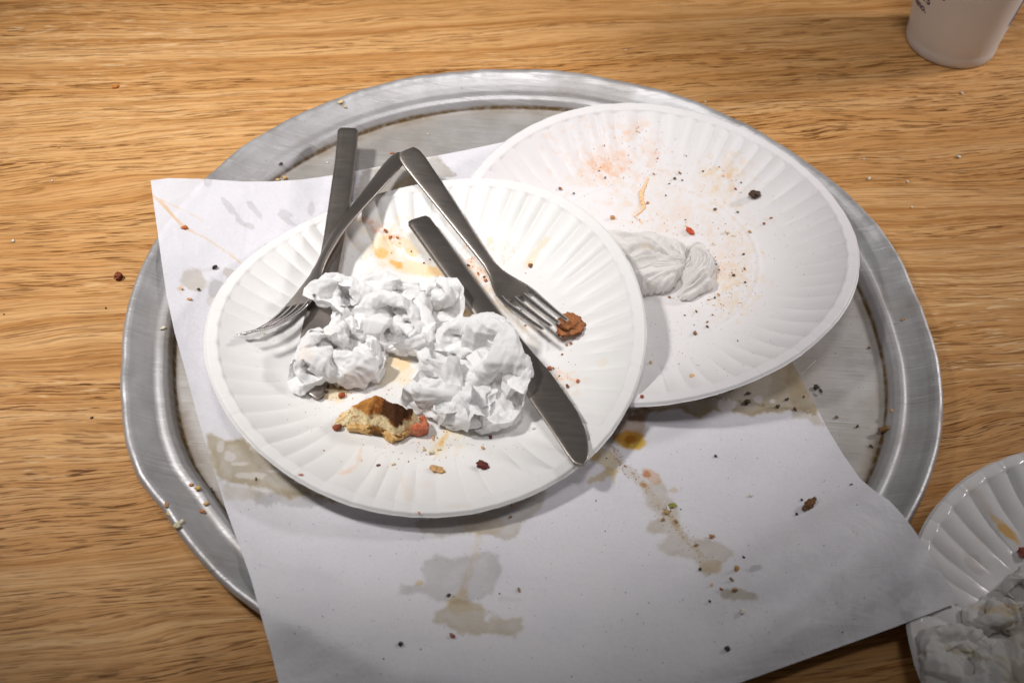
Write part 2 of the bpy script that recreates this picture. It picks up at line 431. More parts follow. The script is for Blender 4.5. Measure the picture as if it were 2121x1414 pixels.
def make_paper_field():
    gx = np.arange(-.26, .30, .003); gy = np.arange(-.36, .24, .003)
    X, Y = np.meshgrid(gx, gy, indexing='ij')
    S = pan_z(X, Y)
    r3 = np.hypot(X - PLATES['third']['c'][0], Y - PLATES['third']['c'][1])
    S = np.where(r3 < RP, np.maximum(S, third_z(X, Y)), S) + .0007
    hold = np.zeros_like(S, bool)
    for k in ('front', 'back'):
        c = PLATES[k]['c']; hold |= np.hypot(X - c[0], Y - c[1]) < .080
    Z = S.copy()
    for _ in range(420):
        P = np.pad(Z, 1, mode='edge')
        B = (P[2:, 1:-1] + P[:-2, 1:-1] + P[1:-1, 2:] + P[1:-1, :-2]) / 4
        Z = np.maximum(S, B - 2.2e-5)
        Z = np.where(hold, np.minimum(Z, FLOOR + .0008), Z)
    # soft creases in the parts that lie free
    u = (X * .80 + Y * .60); v = (-X * .60 + Y * .80)
    free = sstep(.11, .17, np.minimum(np.hypot(X - PLATES['front']['c'][0], Y - PLATES['front']['c'][1]), np.hypot(X - .0726, Y - .0614) + .02))
    cr = .0060 * fbm(u * 6.5, v * 24, 3, 3) + .0016 * fbm(u * 20, v * 50, 8, 3)
    Z = Z + free * (np.maximum(cr + .0012, -.0002))
    def ridge(p0, p1, wd, h, z=.008):
        a, b = at(*p0, z)[:2], at(*p1, z)[:2]; e = b - a; L = np.hypot(*e); e = e / L
        t = ((X - a[0]) * e[0] + (Y - a[1]) * e[1]) / L; dd = -(X - a[0]) * e[1] + (Y - a[1]) * e[0]
        return h * np.exp(-(dd / wd) ** 2) * sstep(-.15, .2, t) * (1 - sstep(.8, 1.15, t))
    Z = Z + ridge((500, 1190), (700, 1206), .004, .0034) + ridge((1850, 1020), (1480, 1260), .014, .0065) + ridge((1900, 1190), (1540, 1400), .010, .0055) + ridge((1250, 1330), (1700, 1120), .012, .0040)
    Z = Z + ridge((560, 1330), (1000, 1290), .012, .0040) + ridge((1560, 1400), (1660, 1300), .003, .0030) + ridge((640, 1100), (1100, 1180), .010, .0030)
    for _ in range(2):
        P = np.pad(Z, 1, mode='edge'); Z = np.maximum(S, (P[2:, 1:-1] + P[:-2, 1:-1] + P[1:-1, 2:] + P[1:-1, :-2] + P[1:-1, 1:-1]) / 5)
    Z = np.where(hold, np.minimum(Z, FLOOR + .0008), Z)
    return gx, gy, Z
_pgx, _pgy, _pZ = make_paper_field()
def paper_z(x, y):
    fx = np.clip((np.asarray(x) - _pgx[0]) / .003, 0, len(_pgx) - 1.001); fy = np.clip((np.asarray(y) - _pgy[0]) / .003, 0, len(_pgy) - 1.001)
    i = fx.astype(int); j = fy.astype(int); a = fx - i; b = fy - j
    def wts(t):
        return ((1 - t) ** 3 / 6, (3 * t ** 3 - 6 * t ** 2 + 4) / 6, (-3 * t ** 3 + 3 * t ** 2 + 3 * t + 1) / 6, t ** 3 / 6)
    wa, wb = wts(a), wts(b); v = 0; ni, nj = _pZ.shape
    for p in range(4):
        for q in range(4):
            v = v + wa[p] * wb[q] * _pZ[np.clip(i + p - 1, 0, ni - 1), np.clip(j + q - 1, 0, nj - 1)]
    return v
def drop_many(q, surf, it=30):
    q = np.asarray(q, float)
    D = Fv[None] + ((q[:, 0] - PW / 2) / FPX)[:, None] * Rv - ((q[:, 1] - PH / 2) / FPX)[:, None] * Uv
    z = np.full(len(q), .008)
    for _ in range(it):
        t = (z - CAM[2]) / D[:, 2]; P = CAM + t[:, None] * D
        z = .5 * z + .5 * surf(P[:, 0], P[:, 1])
    P[:, 2] = z
    return P
GREY_OIL = (.80, .77, .70); TAN_OIL = (.80, .70, .50); BROWN_OIL = (.62, .45, .26); YEL = (.90, .55, .08)
def make_paper():
    nu, nv = 520, 560
    L = resample(PAPER_L, nv); Rr = resample(PAPER_R, nv); Tt = resample(PAPER_T, nu); B = resample(PAPER_B, nu)
    # place only the outline by the picture, the inside is spread in world space
    w3 = lambda q: drop_many(q, paper_z)[:, :2]
    L, Rr, Tt, B = w3(L), w3(Rr), w3(Tt), w3(B)
    u = np.linspace(0, 1, nu)[:, None, None]; v = np.linspace(0, 1, nv)[None, :, None]
    Cc = (1 - u) * L[None] + u * Rr[None] + (1 - v) * Tt[:, None] + v * B[:, None] \
        - ((1 - u) * (1 - v) * L[0] + u * (1 - v) * Tt[-1] + (1 - u) * v * L[-1] + u * v * B[-1])
    XY = Cc.reshape(-1, 2)
    z = paper_z(XY[:, 0], XY[:, 1]) + .00010 * fbm(XY[:, 0] * 120, XY[:, 1] * 120, 5, 3)
    V = np.column_stack([XY, z])
    p = Paint(V, (1, 1, 1))
    p._apply(sstep(0.0, .7, p._noise(90, 4)), (.955, .955, .965), 1)
    # the wet brown-grey band along the front of the pan floor, seen between the plates
    p.poly([(1280, 850), (1330, 838), (1500, 800), (1637, 742), (1700, 842), (1690, 862), (1650, 850), (1560, 860), (1480, 850), (1450, 868), (1410, 850), (1340, 856), (1300, 860)], (.76, .65, .42), .9, 5, 30, 5, grease=.75, ringed=.5)
    p.poly([(1620, 740), (1645, 752), (1712, 880), (1690, 885), (1668, 868), (1640, 868)], TAN_OIL, .55, 5, 24, 6, grease=.4)
    for (x, y, r) in ((1571, 827, 12), (1505, 838, 22), (1600, 830, 6), (1528, 800, 5)):
        m = 1 - sstep(r * .75, r, np.hypot(p.x - x, (p.y - y) * 1.3) + 4 * p._noise(15))
        p.g *= 1 - .9 * m; p.c = p.c * (1 - .8 * m[:, None]) + .8 * m[:, None] * np.array([.96, .94, .9])
    p.line([(1470, 820), (1560, 836), (1650, 850), (1690, 858)], 4, (.42, .34, .14), .6, 3, 10, speckle=.5)
    # brown patch and yellow drop by the plate edge
    p.poly([(1265, 885), (1345, 835), (1342, 870), (1335, 905), (1300, 930), (1262, 915)], (.66, .46, .28), .85, 5, 18, 7, grease=.3)
    p.blob(1315, 865, 30, 14, -20, (.55, .36, .2), .7, .5, 12)
    p.blob(1303, 912, 34, 19, 5, (.90, .56, .06), .95, .25, 25, grease=.1, ringed=.2)
    p.blob(1308, 910, 13, 8, 0, (.75, .50, .05), .8, .3, 12)
    p.blob(1250, 955, 45, 20, 40, (.88, .74, .42), .7, .5, 22, grease=.3)
    p.blob(1230, 945, 14, 9, 0, YEL, .45, .5, 12)
    p.blob(1245, 985, 38, 10, -25, (.84, .68, .36), .7, .5, 18, grease=.3)
    p.line([(1262, 920), (1290, 965), (1330, 1000), (1372, 1050), (1400, 1085)], 10, (.93, .86, .74), .6, 5, 22, grease=.3)
    p.line([(1268, 925), (1290, 962), (1330, 995)], 3, (.60, .38, .16), .7, 3, 9, speckle=.55)
    p.blob(1350, 985, 28, 12, 35, (.92, .66, .46), .75, .3, 20, grease=.2)
    p.blob(1340, 981, 9, 6, 30, (.80, .40, .16), .8, .5, 8)
    p.blob(1334, 1004, 10, 5, 20, (.78, .42, .15), .8, .4, 8)
    p.blob(1394, 1015, 12, 6, 0, (.86, .70, .52), .7, .4, 10)
    p.poly([(1320, 1000), (1370, 990), (1400, 1040), (1412, 1085), (1430, 1110), (1490, 1120), (1525, 1150), (1510, 1160), (1495, 1172), (1495, 1192), (1460, 1195), (1440, 1160), (1380, 1148), (1362, 1128), (1385, 1105), (1335, 1100), (1345, 1082), (1370, 1072), (1340, 1045)], (.90, .84, .72), .85, 6, 28, 6, grease=.40, ringed=.25)
    p.blob(1470, 1172, 26, 16, 0, (.86, .74, .52), .7, .4, 20, grease=.2)
    p.line([(1385, 1060), (1400, 1090), (1425, 1125), (1455, 1150)], 6, (.84, .72, .48), .6, 4, 12, speckle=.35)
    p.blob(1528, 1230, 34, 14, 5, (.82, .76, .62), .85, .45, 20, grease=.55, ringed=.3)
    p.blob(1562, 1177, 16, 6, -10, (.84, .83, .81), .8, .5, 12, grease=.4)
    # middle: stains in front of the round plate
    p.poly([(832, 1085), (900, 1072), (1000, 1062), (1070, 1040), (1133, 1018), (1118, 1050), (1080, 1085), (1072, 1115), (1040, 1118), (990, 1108), (940, 1110), (880, 1100)], (.88, .83, .72), .85, 7, 34, 6, grease=.5, ringed=.3)
    p.blob(1000, 1085, 55, 22, 0, (.90, .78, .58), .55, .5, 30, grease=.2)
    p.poly([(880, 1160), (960, 1148), (1030, 1150), (1042, 1190), (1020, 1230), (975, 1255), (935, 1250), (870, 1236), (822, 1232), (830, 1203), (872, 1200)], (.90, .885, .855), .9, 7, 34, 7, grease=.48, ringed=.15)
    p.poly([(900, 1265), (940, 1235), (990, 1250), (1012, 1268), (1008, 1278), (1040, 1285), (1076, 1278), (1082, 1300), (1070, 1322), (1030, 1320), (960, 1310), (905, 1285)], (.87, .80, .64), .85, 6, 28, 7, grease=.40, ringed=.3)
    p.poly([(925, 1245), (965, 1215), (975, 1250), (1008, 1262), (970, 1272), (930, 1270)], (.90, .78, .52), .7, 5, 20, 6)
    p.blob(870, 1206, 8, 6, 0, (.9, .7, .34), .7, .3, 8)
    p.line([(990, 1110), (985, 1150), (970, 1190), (955, 1230)], 9, (.92, .80, .62), .6, 6, 18, speckle=.35)
    p.blob(1055, 1240, 38, 6, 0, (.87, .87, .87), .7, .6, 14)
    # left: band beside the plate
    p.poly([(432, 905), (470, 905), (500, 900), (560, 960), (640, 1010), (690, 1034), (620, 1030), (560, 1020), (520, 1010), (480, 1000), (450, 1000)], (.78, .68, .46), .85, 7, 32, 6, grease=.75, ringed=.4)
    p.poly([(455, 1000), (520, 1005), (560, 1020), (520, 1040), (470, 1035)], (.88, .80, .64), .7, 6, 20, 7, grease=.3)
    p.poly([(520, 1020), (600, 1015), (690, 1034), (640, 1050), (590, 1042), (560, 1050), (530, 1040)], (.83, .81, .79), .85, 6, 22, 6, grease=.5)
    for (x, y, rx, ry) in ((475, 945, 13, 12), (497, 960, 22, 4), (520, 985, 40, 7), (575, 975, 26, 5), (455, 925, 9, 18)):
        d = np.hypot((p.x - x) / rx, (p.y - y) / ry) + .5 * p._noise(14)
        m = 1 - sstep(.7, 1.0, d); p.g *= 1 - .8 * m; p.c = p.c * (1 - .6 * m[:, None]) + .6 * m[:, None] * np.array([.93, .91, .86])
    # top left: oil spots and a stringy orange streak
    p.blob(398, 581, 27, 22, 20, (.87, .82, .71), .85, .4, 22, grease=.35, ringed=.2)
    p.blob(448, 597, 18, 20, 0, (.87, .86, .84), .85, .35, 18, grease=.4)
    p.blob(470, 562, 16, 10, 20, (.87, .82, .72), .8, .5, 12, grease=.3); p.blob(425, 560, 20, 6, 0, (.88, .87, .85), .7, .5, 12)
    p.blob(437, 620, 16, 8, -20, (.88, .82, .74), .7, .7, 10)
    for (x, y, rx, ry, r) in ((478, 432, 30, 7, 48), (522, 428, 26, 6, 48), (500, 460, 14, 5, 40), (515, 468, 14, 6, 20), (588, 445, 17, 9, 10), (645, 432, 7, 15, 0), (600, 460, 26, 5, 25), (430, 378, 8, 8, 0)):
        p.blob(x, y, rx, ry, r, (.92, .91, .90), .9, .45, 14, grease=.3)
    p.line([(317, 405), (345, 432), (372, 462), (384, 473), (420, 490), (470, 522), (500, 546)], 2.6, (1.0, .78, .52), .8, 1.5, 14)
    p.line([(335, 418), (360, 450), (384, 473)], 4.5, (1.0, .80, .58), .6, 2, 12)
    p.line([(325, 410), (380, 435), (420, 458)], 1.8, (1.0, .82, .62), .6, 1.5, 12)
    p.blob(374, 597, 8, 8, 0, (.95, .8, .6), .5, .5, 8)
    # patch behind the handles, damp
    p.poly([(748, 352), (850, 330), (908, 322), (930, 340), (940, 365), (900, 375), (800, 400), (735, 430), (730, 400)], (.80, .76, .66), .85, 5, 20, 4, grease=.85, ringed=.3)
    p.poly([(830, 370), (870, 350), (890, 372), (840, 392), (800, 398)], (.86, .62, .22), .6, 5, 14, 6)
    # dull grey smudges at the lower right corner
    d = p._noise(26, 5, .7); win = np.exp(-(((p.x - 1850) / 150) ** 2 + ((p.y - 1270) / 110) ** 2))
    p._apply(sstep(-.05, .45, d) * win, (.80, .79, .79), .8)
    p._apply(sstep(.1, .6, p._noise(40, 5, .7)) * np.exp(-(((p.x - 1500) / 260) ** 2 + ((p.y - 1400) / 90) ** 2)), (.84, .84, .84), .6)
    T = NT('wrapping_paper')
    g = T.attr('grease').outputs['Fac']; st = T.attr('stain').outputs['Color']
    fib = T.noise(T.coord(), 700, 3, .6)
    fine = T.noise(T.coord(), 180, 4, .6)
    col = T.mix(1.0, T.ramp(fib, [(.3, (.69, .675, .71)), (.7, (.735, .72, .755))]), st, 'MULTIPLY')
    T.set(Base_Color=col, Roughness=T.val(g, 0, 1, .55, .35), Alpha=T.val(T.math('MULTIPLY', g, T.val(T.noise(T.coord(), 90, 4, .6), .3, .7, .70, 1.0)), 0, 1, 1.0, .58))
    T.b.inputs['Specular IOR Level'].default_value = .28
    w1 = T.noise(T.coord(scale=(16, 42, 20), rot=(0, 0, math.radians(-35))), 1.0, 4, .5, .6)
    w2 = T.noise(T.coord(scale=(70, 34, 40), rot=(0, 0, math.radians(20))), 1.0, 3, .55, .4)
    hh = T.math('ADD', T.math('MULTIPLY', fine, .10), T.math('ADD', T.math('MULTIPLY', fib, .03), T.math('ADD', w1, T.math('MULTIPLY', w2, .35))))
    T.bump(hh, .32, .0075)
    o = mesh_np('wrapping_paper', V, grid_faces(nu, nv), T.m, attrs={'stain': p.c, 'grease': np.clip(p.g, 0, 1)})
    return tag(o, 'large sheet of greasy stained white wrapping paper spread over the pan', 'paper')
make_paper()

# ------------------------------------------------------------------ paper plates
def plate_material(name, white, rough, coat):
    T = NT(name)
    st = T.attr('stain').outputs['Color']
    fib = T.noise(T.coord(), 420, 4, .6); big = T.noise(T.coord(), 30, 3, .5)
    col = T.mix(1.0, white, st, 'MULTIPLY')
    col = T.mix(1.0, col, T.ramp(big, [(.3, (.97, .965, .96)), (.7, (1, 1, 1))]), 'MULTIPLY')
    T.set(Base_Color=col, Roughness=rough)
    T.b.inputs['Specular IOR Level'].default_value = coat
    T.bump(fib, .05, .0004)
    return T.m
def make_plate(k, name, label, surf, mat, painter):
    P = PLATES[k]; na, nr = P['N'] * 18, 130
    tr = np.concatenate([np.linspace(.004, .50, 45), np.linspace(.508, .90, 52), np.linspace(.907, 1.0, 33)])
    nr = len(tr)
    th = np.linspace(-np.pi, np.pi, na, endpoint=False)
    r = tr[None, :] * RP * (1 + .0035 * fbm(np.cos(th) * 6, np.sin(th) * 6, P['seed'])[:, None] * tr[None, :] ** 3)
    x = P['c'][0] + r * np.cos(th)[:, None]; y = P['c'][1] + r * np.sin(th)[:, None]
    fl = plate_raw(k, x, y, True) - plate_raw(k, x, y)
    if k == 'back':
        r1 = np.hypot(x - PLATES['front']['c'][0], y - PLATES['front']['c'][1]); fl = fl * sstep(RP * .98, RP * 1.12, r1)
    z = fl + surf(x, y)
    # little nicks in the cut edge
    V = np.stack([x, y, z], -1).reshape(-1, 3)
    p = Paint(V, (1, 1, 1)); painter(p)
    Fq = grid_faces(na, nr, True)
    # close the centre with the innermost ring's fan of quads
    cz = len(V); V = np.vstack([V, [[P['c'][0], P['c'][1], float(z[:, 0].mean())]]])
    p.c = np.vstack([p.c, p.c[:1]])
    i = np.arange(0, na, 2)
    fan = np.stack([np.full(len(i), cz), i * nr, (i + 1) % na * nr, (i + 2) % na * nr], 1)
    o = mesh_np(name, V, np.vstack([Fq, fan]), mat, attrs={'stain': p.c})
    return tag(o, label, 'plate')
OR1 = (1.0, .74, .46); OR2 = (1.0, .62, .26); RED = (.95, .42, .22); PALE = (1.0, .90, .78)
def paint_front(p):
    for (x, y, rx, ry, r, c, a_) in ((985, 600, 40, 90, 25, (1, .72, .46), .5), (1045, 660, 60, 50, 30, (1, .86, .66), .5), (920, 905, 46, 26, 0, (1, .86, .60), .5), (800, 505, 70, 50, 20, (1, .84, .58), .45), (905, 640, 70, 60, 0, (1, .90, .74), .5), (1160, 790, 50, 24, 10, (1, .82, .66), .4)):
        p.blob(x, y, rx, ry, r, c, a_, .9, 18, speckle=.50)
    p.blob(785, 470, 26, 12, 20, RED, .55, .7, 16, speckle=.5); p.blob(770, 462, 22, 9, 15, (1, .66, .5), .55, .7, 14, speckle=.3)
    p.blob(812, 492, 16, 9, 15, (.95, .5, .2), .6, .7, 9, speckle=.5)
    p.blob(795, 515, 22, 26, 25, (1, .86, .6), .75, .5, 22, ringed=.12)
    p.blob(790, 525, 12, 11, 0, (1, .70, .26), .8, .45, 14); p.blob(838, 505, 18, 10, 20, (1, .84, .58), .7, .5, 14); p.blob(852, 522, 16, 8, 10, (1, .82, .5), .75, .4, 12)
    p.blob(862, 558, 54, 17, 12, (1, .82, .52), .8, .45, 26, ringed=.15); p.blob(822, 548, 14, 8, 20, (1, .62, .16), .8, .4, 12); p.blob(905, 562, 24, 11, 10, (1, .76, .42), .6, .5, 16)
    p.blob(708, 652, 16, 24, 10, (1, .70, .28), .8, .5, 18); p.blob(716, 640, 7, 6, 0, (1, .5, .1), .6, .5, 8)
    p.blob(815, 770, 42, 40, 0, (1, .88, .66), .8, .5, 30, ringed=.12); p.blob(830, 752, 20, 12, 0, (1, .80, .5), .6, .5, 14)
    p.blob(960, 520, 14, 34, 25, (1, .70, .52), .55, .9, 14, speckle=.5); p.blob(978, 540, 8, 24, 25, (1, .66, .48), .6, .9, 10, speckle=.45)
    p.blob(992, 575, 18, 20, 0, (1, .72, .48), .5, .9, 10, speckle=.55); p.blob(1005, 560, 16, 10, 30, (1, .55, .3), .45, .9, 8, speckle=.55)
    p.blob(963, 655, 14, 14, 0, (1, .82, .5), .8, .4, 14); p.blob(1040, 640, 24, 20, 30, PALE, .6, .6, 16); p.blob(955, 690, 16, 7, 0, (1, .86, .62), .6, .5, 10)
    p.line([(1092, 550), (1105, 530), (1125, 505), (1135, 497)], 9, (1, .90, .70), .75, 5, 16); p.blob(1098, 545, 8, 6, 0, (1, .82, .5), .7, .4, 8)
    p.line([(1145, 785), (1158, 770), (1195, 790)], 4, (1, .76, .62), .6, 4, 9); p.blob(1160, 784, 10, 4, 10, (1, .68, .5), .6, .5, 8)
    p.blob(1248, 752, 12, 10, 0, (1, .92, .8), .6, .6, 10)
    p.line([(935, 885), (915, 915), (905, 935)], 12, (1, .87, .62), .8, 6, 18, speckle=.15); p.line([(925, 900), (912, 920)], 5, (1, .72, .3), .7, 3, 9)
    p.blob(920, 935, 30, 12, 0, (1, .94, .84), .6, .6, 14)
    p.line([(748, 925), (740, 965), (705, 980)], 5, (1, .80, .66), .55, 5, 14); p.blob(720, 978, 16, 3.5, -12, (1, .80, .66), .6, .4, 9)
    p.line([(835, 1000), (845, 1030)], 12, (1, .92, .84), .55, 7, 16); p.blob(880, 1005, 14, 10, 0, (1, .93, .86), .5, .6, 10)
    p.blob(950, 1048, 30, 4, 0, (1, .92, .82), .5, .6, 14)
    p.blob(696, 812, 30, 20, 0, (1, .84, .52), .75, .45, 18, ringed=.12); p.blob(700, 802, 14, 7, 0, (.6, .42, .14), .7, .5, 9)
    p.blob(870, 400, 12, 7, 0, (1, .93, .86), .6, .6, 9)
def paint_back(p):
    for (x, y, rx, ry, r, c, a_) in ((1270, 330, 110, 70, 10, (1, .84, .72), .55), (1400, 400, 170, 70, 5, (1, .90, .78), .45), (1500, 380, 60, 60, 0, (1, .86, .66), .5), (1520, 575, 50, 90, 10, (1, .86, .64), .5), (1400, 470, 120, 40, 5, (1, .90, .80), .4), (1255, 345, 40, 24, 10, (1, .70, .44), .5)):
        p.blob(x, y, rx, ry, r, c, a_, .9, 16, speckle=.52)
    p.blob(1312, 268, 26, 14, -40, (1, .88, .78), .75, .7, 16); p.blob(1295, 275, 9, 6, 0, (1, .74, .55), .6, .5, 8); p.blob(1325, 255, 18, 10, 10, (1, .92, .86), .6, .7, 12)
    p.blob(1262, 335, 46, 26, 0, (1, .89, .83), .75, .8, 22, speckle=.25); p.blob(1256, 348, 30, 12, 20, (1, .66, .40), .55, .9, 7, speckle=.52); p.blob(1222, 340, 30, 20, 0, (1, .90, .84), .6, .8, 14, speckle=.35)
    p.blob(1350, 318, 16, 26, -20, (1, .86, .76), .7, .7, 14, speckle=.25); p.blob(1336, 300, 10, 20, 0, (1, .92, .86), .6, .7, 12)
    p.blob(1215, 372, 44, 16, 10, (1, .93, .88), .7, .7, 18); p.blob(1280, 378, 30, 8, 10, (1, .90, .80), .6, .7, 10, speckle=.35)
    p.blob(1475, 356, 18, 8, -20, (1, .86, .66), .7, .7, 9, speckle=.3); p.blob(1508, 345, 14, 24, 0, (1, .90, .80), .7, .7, 14); p.blob(1522, 352, 8, 5, 0, (1, .82, .6), .7, .4, 7)
    p.blob(1480, 392, 11, 8, 0, (1, .88, .72), .75, .4, 10, ringed=.2); p.blob(1515, 392, 9, 15, 0, (1, .90, .80), .7, .5, 10); p.blob(1510, 365, 7, 8, 0, (1, .82, .62), .7, .5, 8)
    p.line([(1342, 370), (1332, 395), (1328, 425), (1312, 448), (1330, 460)], 4, (1, .82, .62), .6, 3, 10)
    p.blob(1412, 440, 20, 20, 0, (1, .94, .90), .8, .7, 14); p.blob(1380, 470, 32, 10, 0, (1, .92, .84), .6, .8, 12, speckle=.3); p.blob(1470, 488, 24, 12, 10, (1, .93, .86), .7, .7, 12)
    p.blob(1515, 570, 28, 24, 20, (1, .91, .80), .75, .7, 16, speckle=.2); p.blob(1505, 595, 14, 8, 0, (1, .84, .60), .7, .6, 9); p.blob(1540, 545, 20, 26, 0, (1, .94, .88), .6, .8, 14, speckle=.3)
    p.blob(1440, 575, 60, 40, 0, (1, .965, .945), .8, .7, 30); p.blob(1500, 530, 40, 30, 0, (1, .955, .92), .7, .7, 24)
    p.blob(1505, 630, 22, 12, 0, (1, .92, .80), .7, .8, 10, speckle=.3); p.blob(1440, 640, 14, 10, 0, (1, .94, .86), .6, .7, 10)
    p.blob(1376, 763, 9, 6, 0, (.90, .88, .90), .9, .3, 10)
    p.blob(1720, 392, 30, 1.8, 25, (1, .90, .82), .7, .2, 20); p.blob(1222, 262, 5, 14, 0, (1, .95, .9), .5, .5, 9)
    p.line([(1208, 230), (1212, 250)], 3, (1.0, .97, .95), .5, 2, 9)
def paint_third(p):
    p.blob(2075, 1088, 44, 10, 46, (1, .76, .42), .9, .35, 26); p.blob(2088, 1102, 24, 11, 40, (1, .70, .30), .7, .4, 18); p.line([(2005, 1008), (2030, 1030), (2055, 1068)], 8, (.95, .88, .80), .7, 6, 16)
    p.blob(2018, 1166, 26, 16, 30, (.86, .82, .79), .9, .4, 14, ringed=.15); p.line([(1972, 1135), (1985, 1170)], 4, (1, .93, .84), .6, 2, 10)
    p.blob(1950, 1050, 26, 8, -45, (.92, .89, .86), .6, .5, 14); p.blob(2030, 1120, 14, 6, 0, (1, .93, .84), .5, .5, 10)
    p.blob(1905, 1310, 16, 20, 0, (.95, .88, .86), .6, .5, 14); p.blob(1925, 1395, 10, 26, 0, (.80, .76, .70), .6, .5, 14)
make_plate('back', 'paper_plate', 'white fluted paper plate flecked with crumbs, partly covered by another plate', back_z, plate_material('plate_card_pinkish', (.785, .762, .768), .42, .35), paint_back)
make_plate('front', 'paper_plate', 'white fluted paper plate holding the cutlery, napkin and bread crust', front_z, plate_material('plate_card', (.85, .838, .822), .42, .35), paint_front)
make_plate('third', 'paper_plate', 'shiny white fluted paper plate standing on the table beside the pan', third_z, plate_material('plate_card_coated', (.80, .785, .785), .20, .55), paint_third)

# ================================================================== cutlery
def steel(name, col, rough, aniso_rot=0.0):
    T = NT(name)
    br = T.noise(T.coord(scale=(60, 2600, 60)), 1.0, 3, .6)
    sm = T.noise(T.coord(), 55, 4, .6)
    sp = T.noise(T.coord(), 1500, 2, .5)
    c = T.mix(T.val(sp, .70, .76, 0, .5), col, lin(205, 200, 190))  # pale dots put specular sparkles into the steel colour
    c = T.mix(T.val(sm, .45, .7, 0, .35), c, tuple(x * .78 for x in col))
    T.set(Base_Color=c, Metallic=.92, Roughness=T.math('ADD', T.val(br, .3, .7, rough - .05, rough + .06), T.val(sm, .4, .7, 0, .06)))
    T.bump(sm, .03, .0004)
    return T.m
STEEL = steel('brushed_steel', (.31, .275, .25), .35)
STEEL_BRIGHT = steel('polished_steel', (.46, .43, .42), .22)
def loft(sections, name, mat, parent, ncs=16, power=3.2, caps=True):
    """sections: (centre, half-width vector, half-thickness vector); super-elliptic cross-sections"""
    a = np.linspace(0, 2 * np.pi, ncs, endpoint=False)
    cx = np.sign(np.cos(a)) * np.abs(np.cos(a)) ** (2 / power); cy = np.sign(np.sin(a)) * np.abs(np.sin(a)) ** (2 / power)
    V = []
    for c, wv, tv in sections:
        V.append(np.array(c)[None] + cx[:, None] * np.array(wv)[None] + cy[:, None] * np.array(tv)[None])
    V = np.stack(V)                                  # m, ncs, 3
    m = len(sections)
    i = np.arange(m - 1)[:, None]; j = np.arange(ncs)[None]
    Fq = np.stack([i * ncs + j, i * ncs + (j + 1) % ncs, (i + 1) * ncs + (j + 1) % ncs, (i + 1) * ncs + j], -1).reshape(-1, 4)
    cap = []
    for base, flip in ((0, True), ((m - 1) * ncs, False)):
        for q in range(ncs // 2 - 1):
            f = [base + q, base + q + 1, base + ncs - 2 - q, base + ncs - 1 - q]
            cap.append(f[::-1] if flip else f)
    o = mesh_np(name, V.reshape(-1, 3), np.vstack([Fq, np.array(cap)]), mat)
    if parent: into(o, parent)
    md = o.modifiers.new('edge', 'EDGE_SPLIT'); md.split_angle = math.radians(50)
    return o
def norm(v):
    v = np.asarray(v, float); return v / np.linalg.norm(v)

CUT = []
def note_cut(secs, hscale=1.0):
    for c, wv, tv in secs:
        CUT.append((c[0], c[1], c[2] + abs(tv[2]), float(np.hypot(wv[0], wv[1])) + .0012))
def cut_z(x, y):
    z = np.zeros(np.shape(x))
    for cx, cy, cz, r in CUT:
        m = (x - cx) ** 2 + (y - cy) ** 2 < r * r
        if m.any(): z = np.where(m, np.maximum(z, cz), z)
    return z
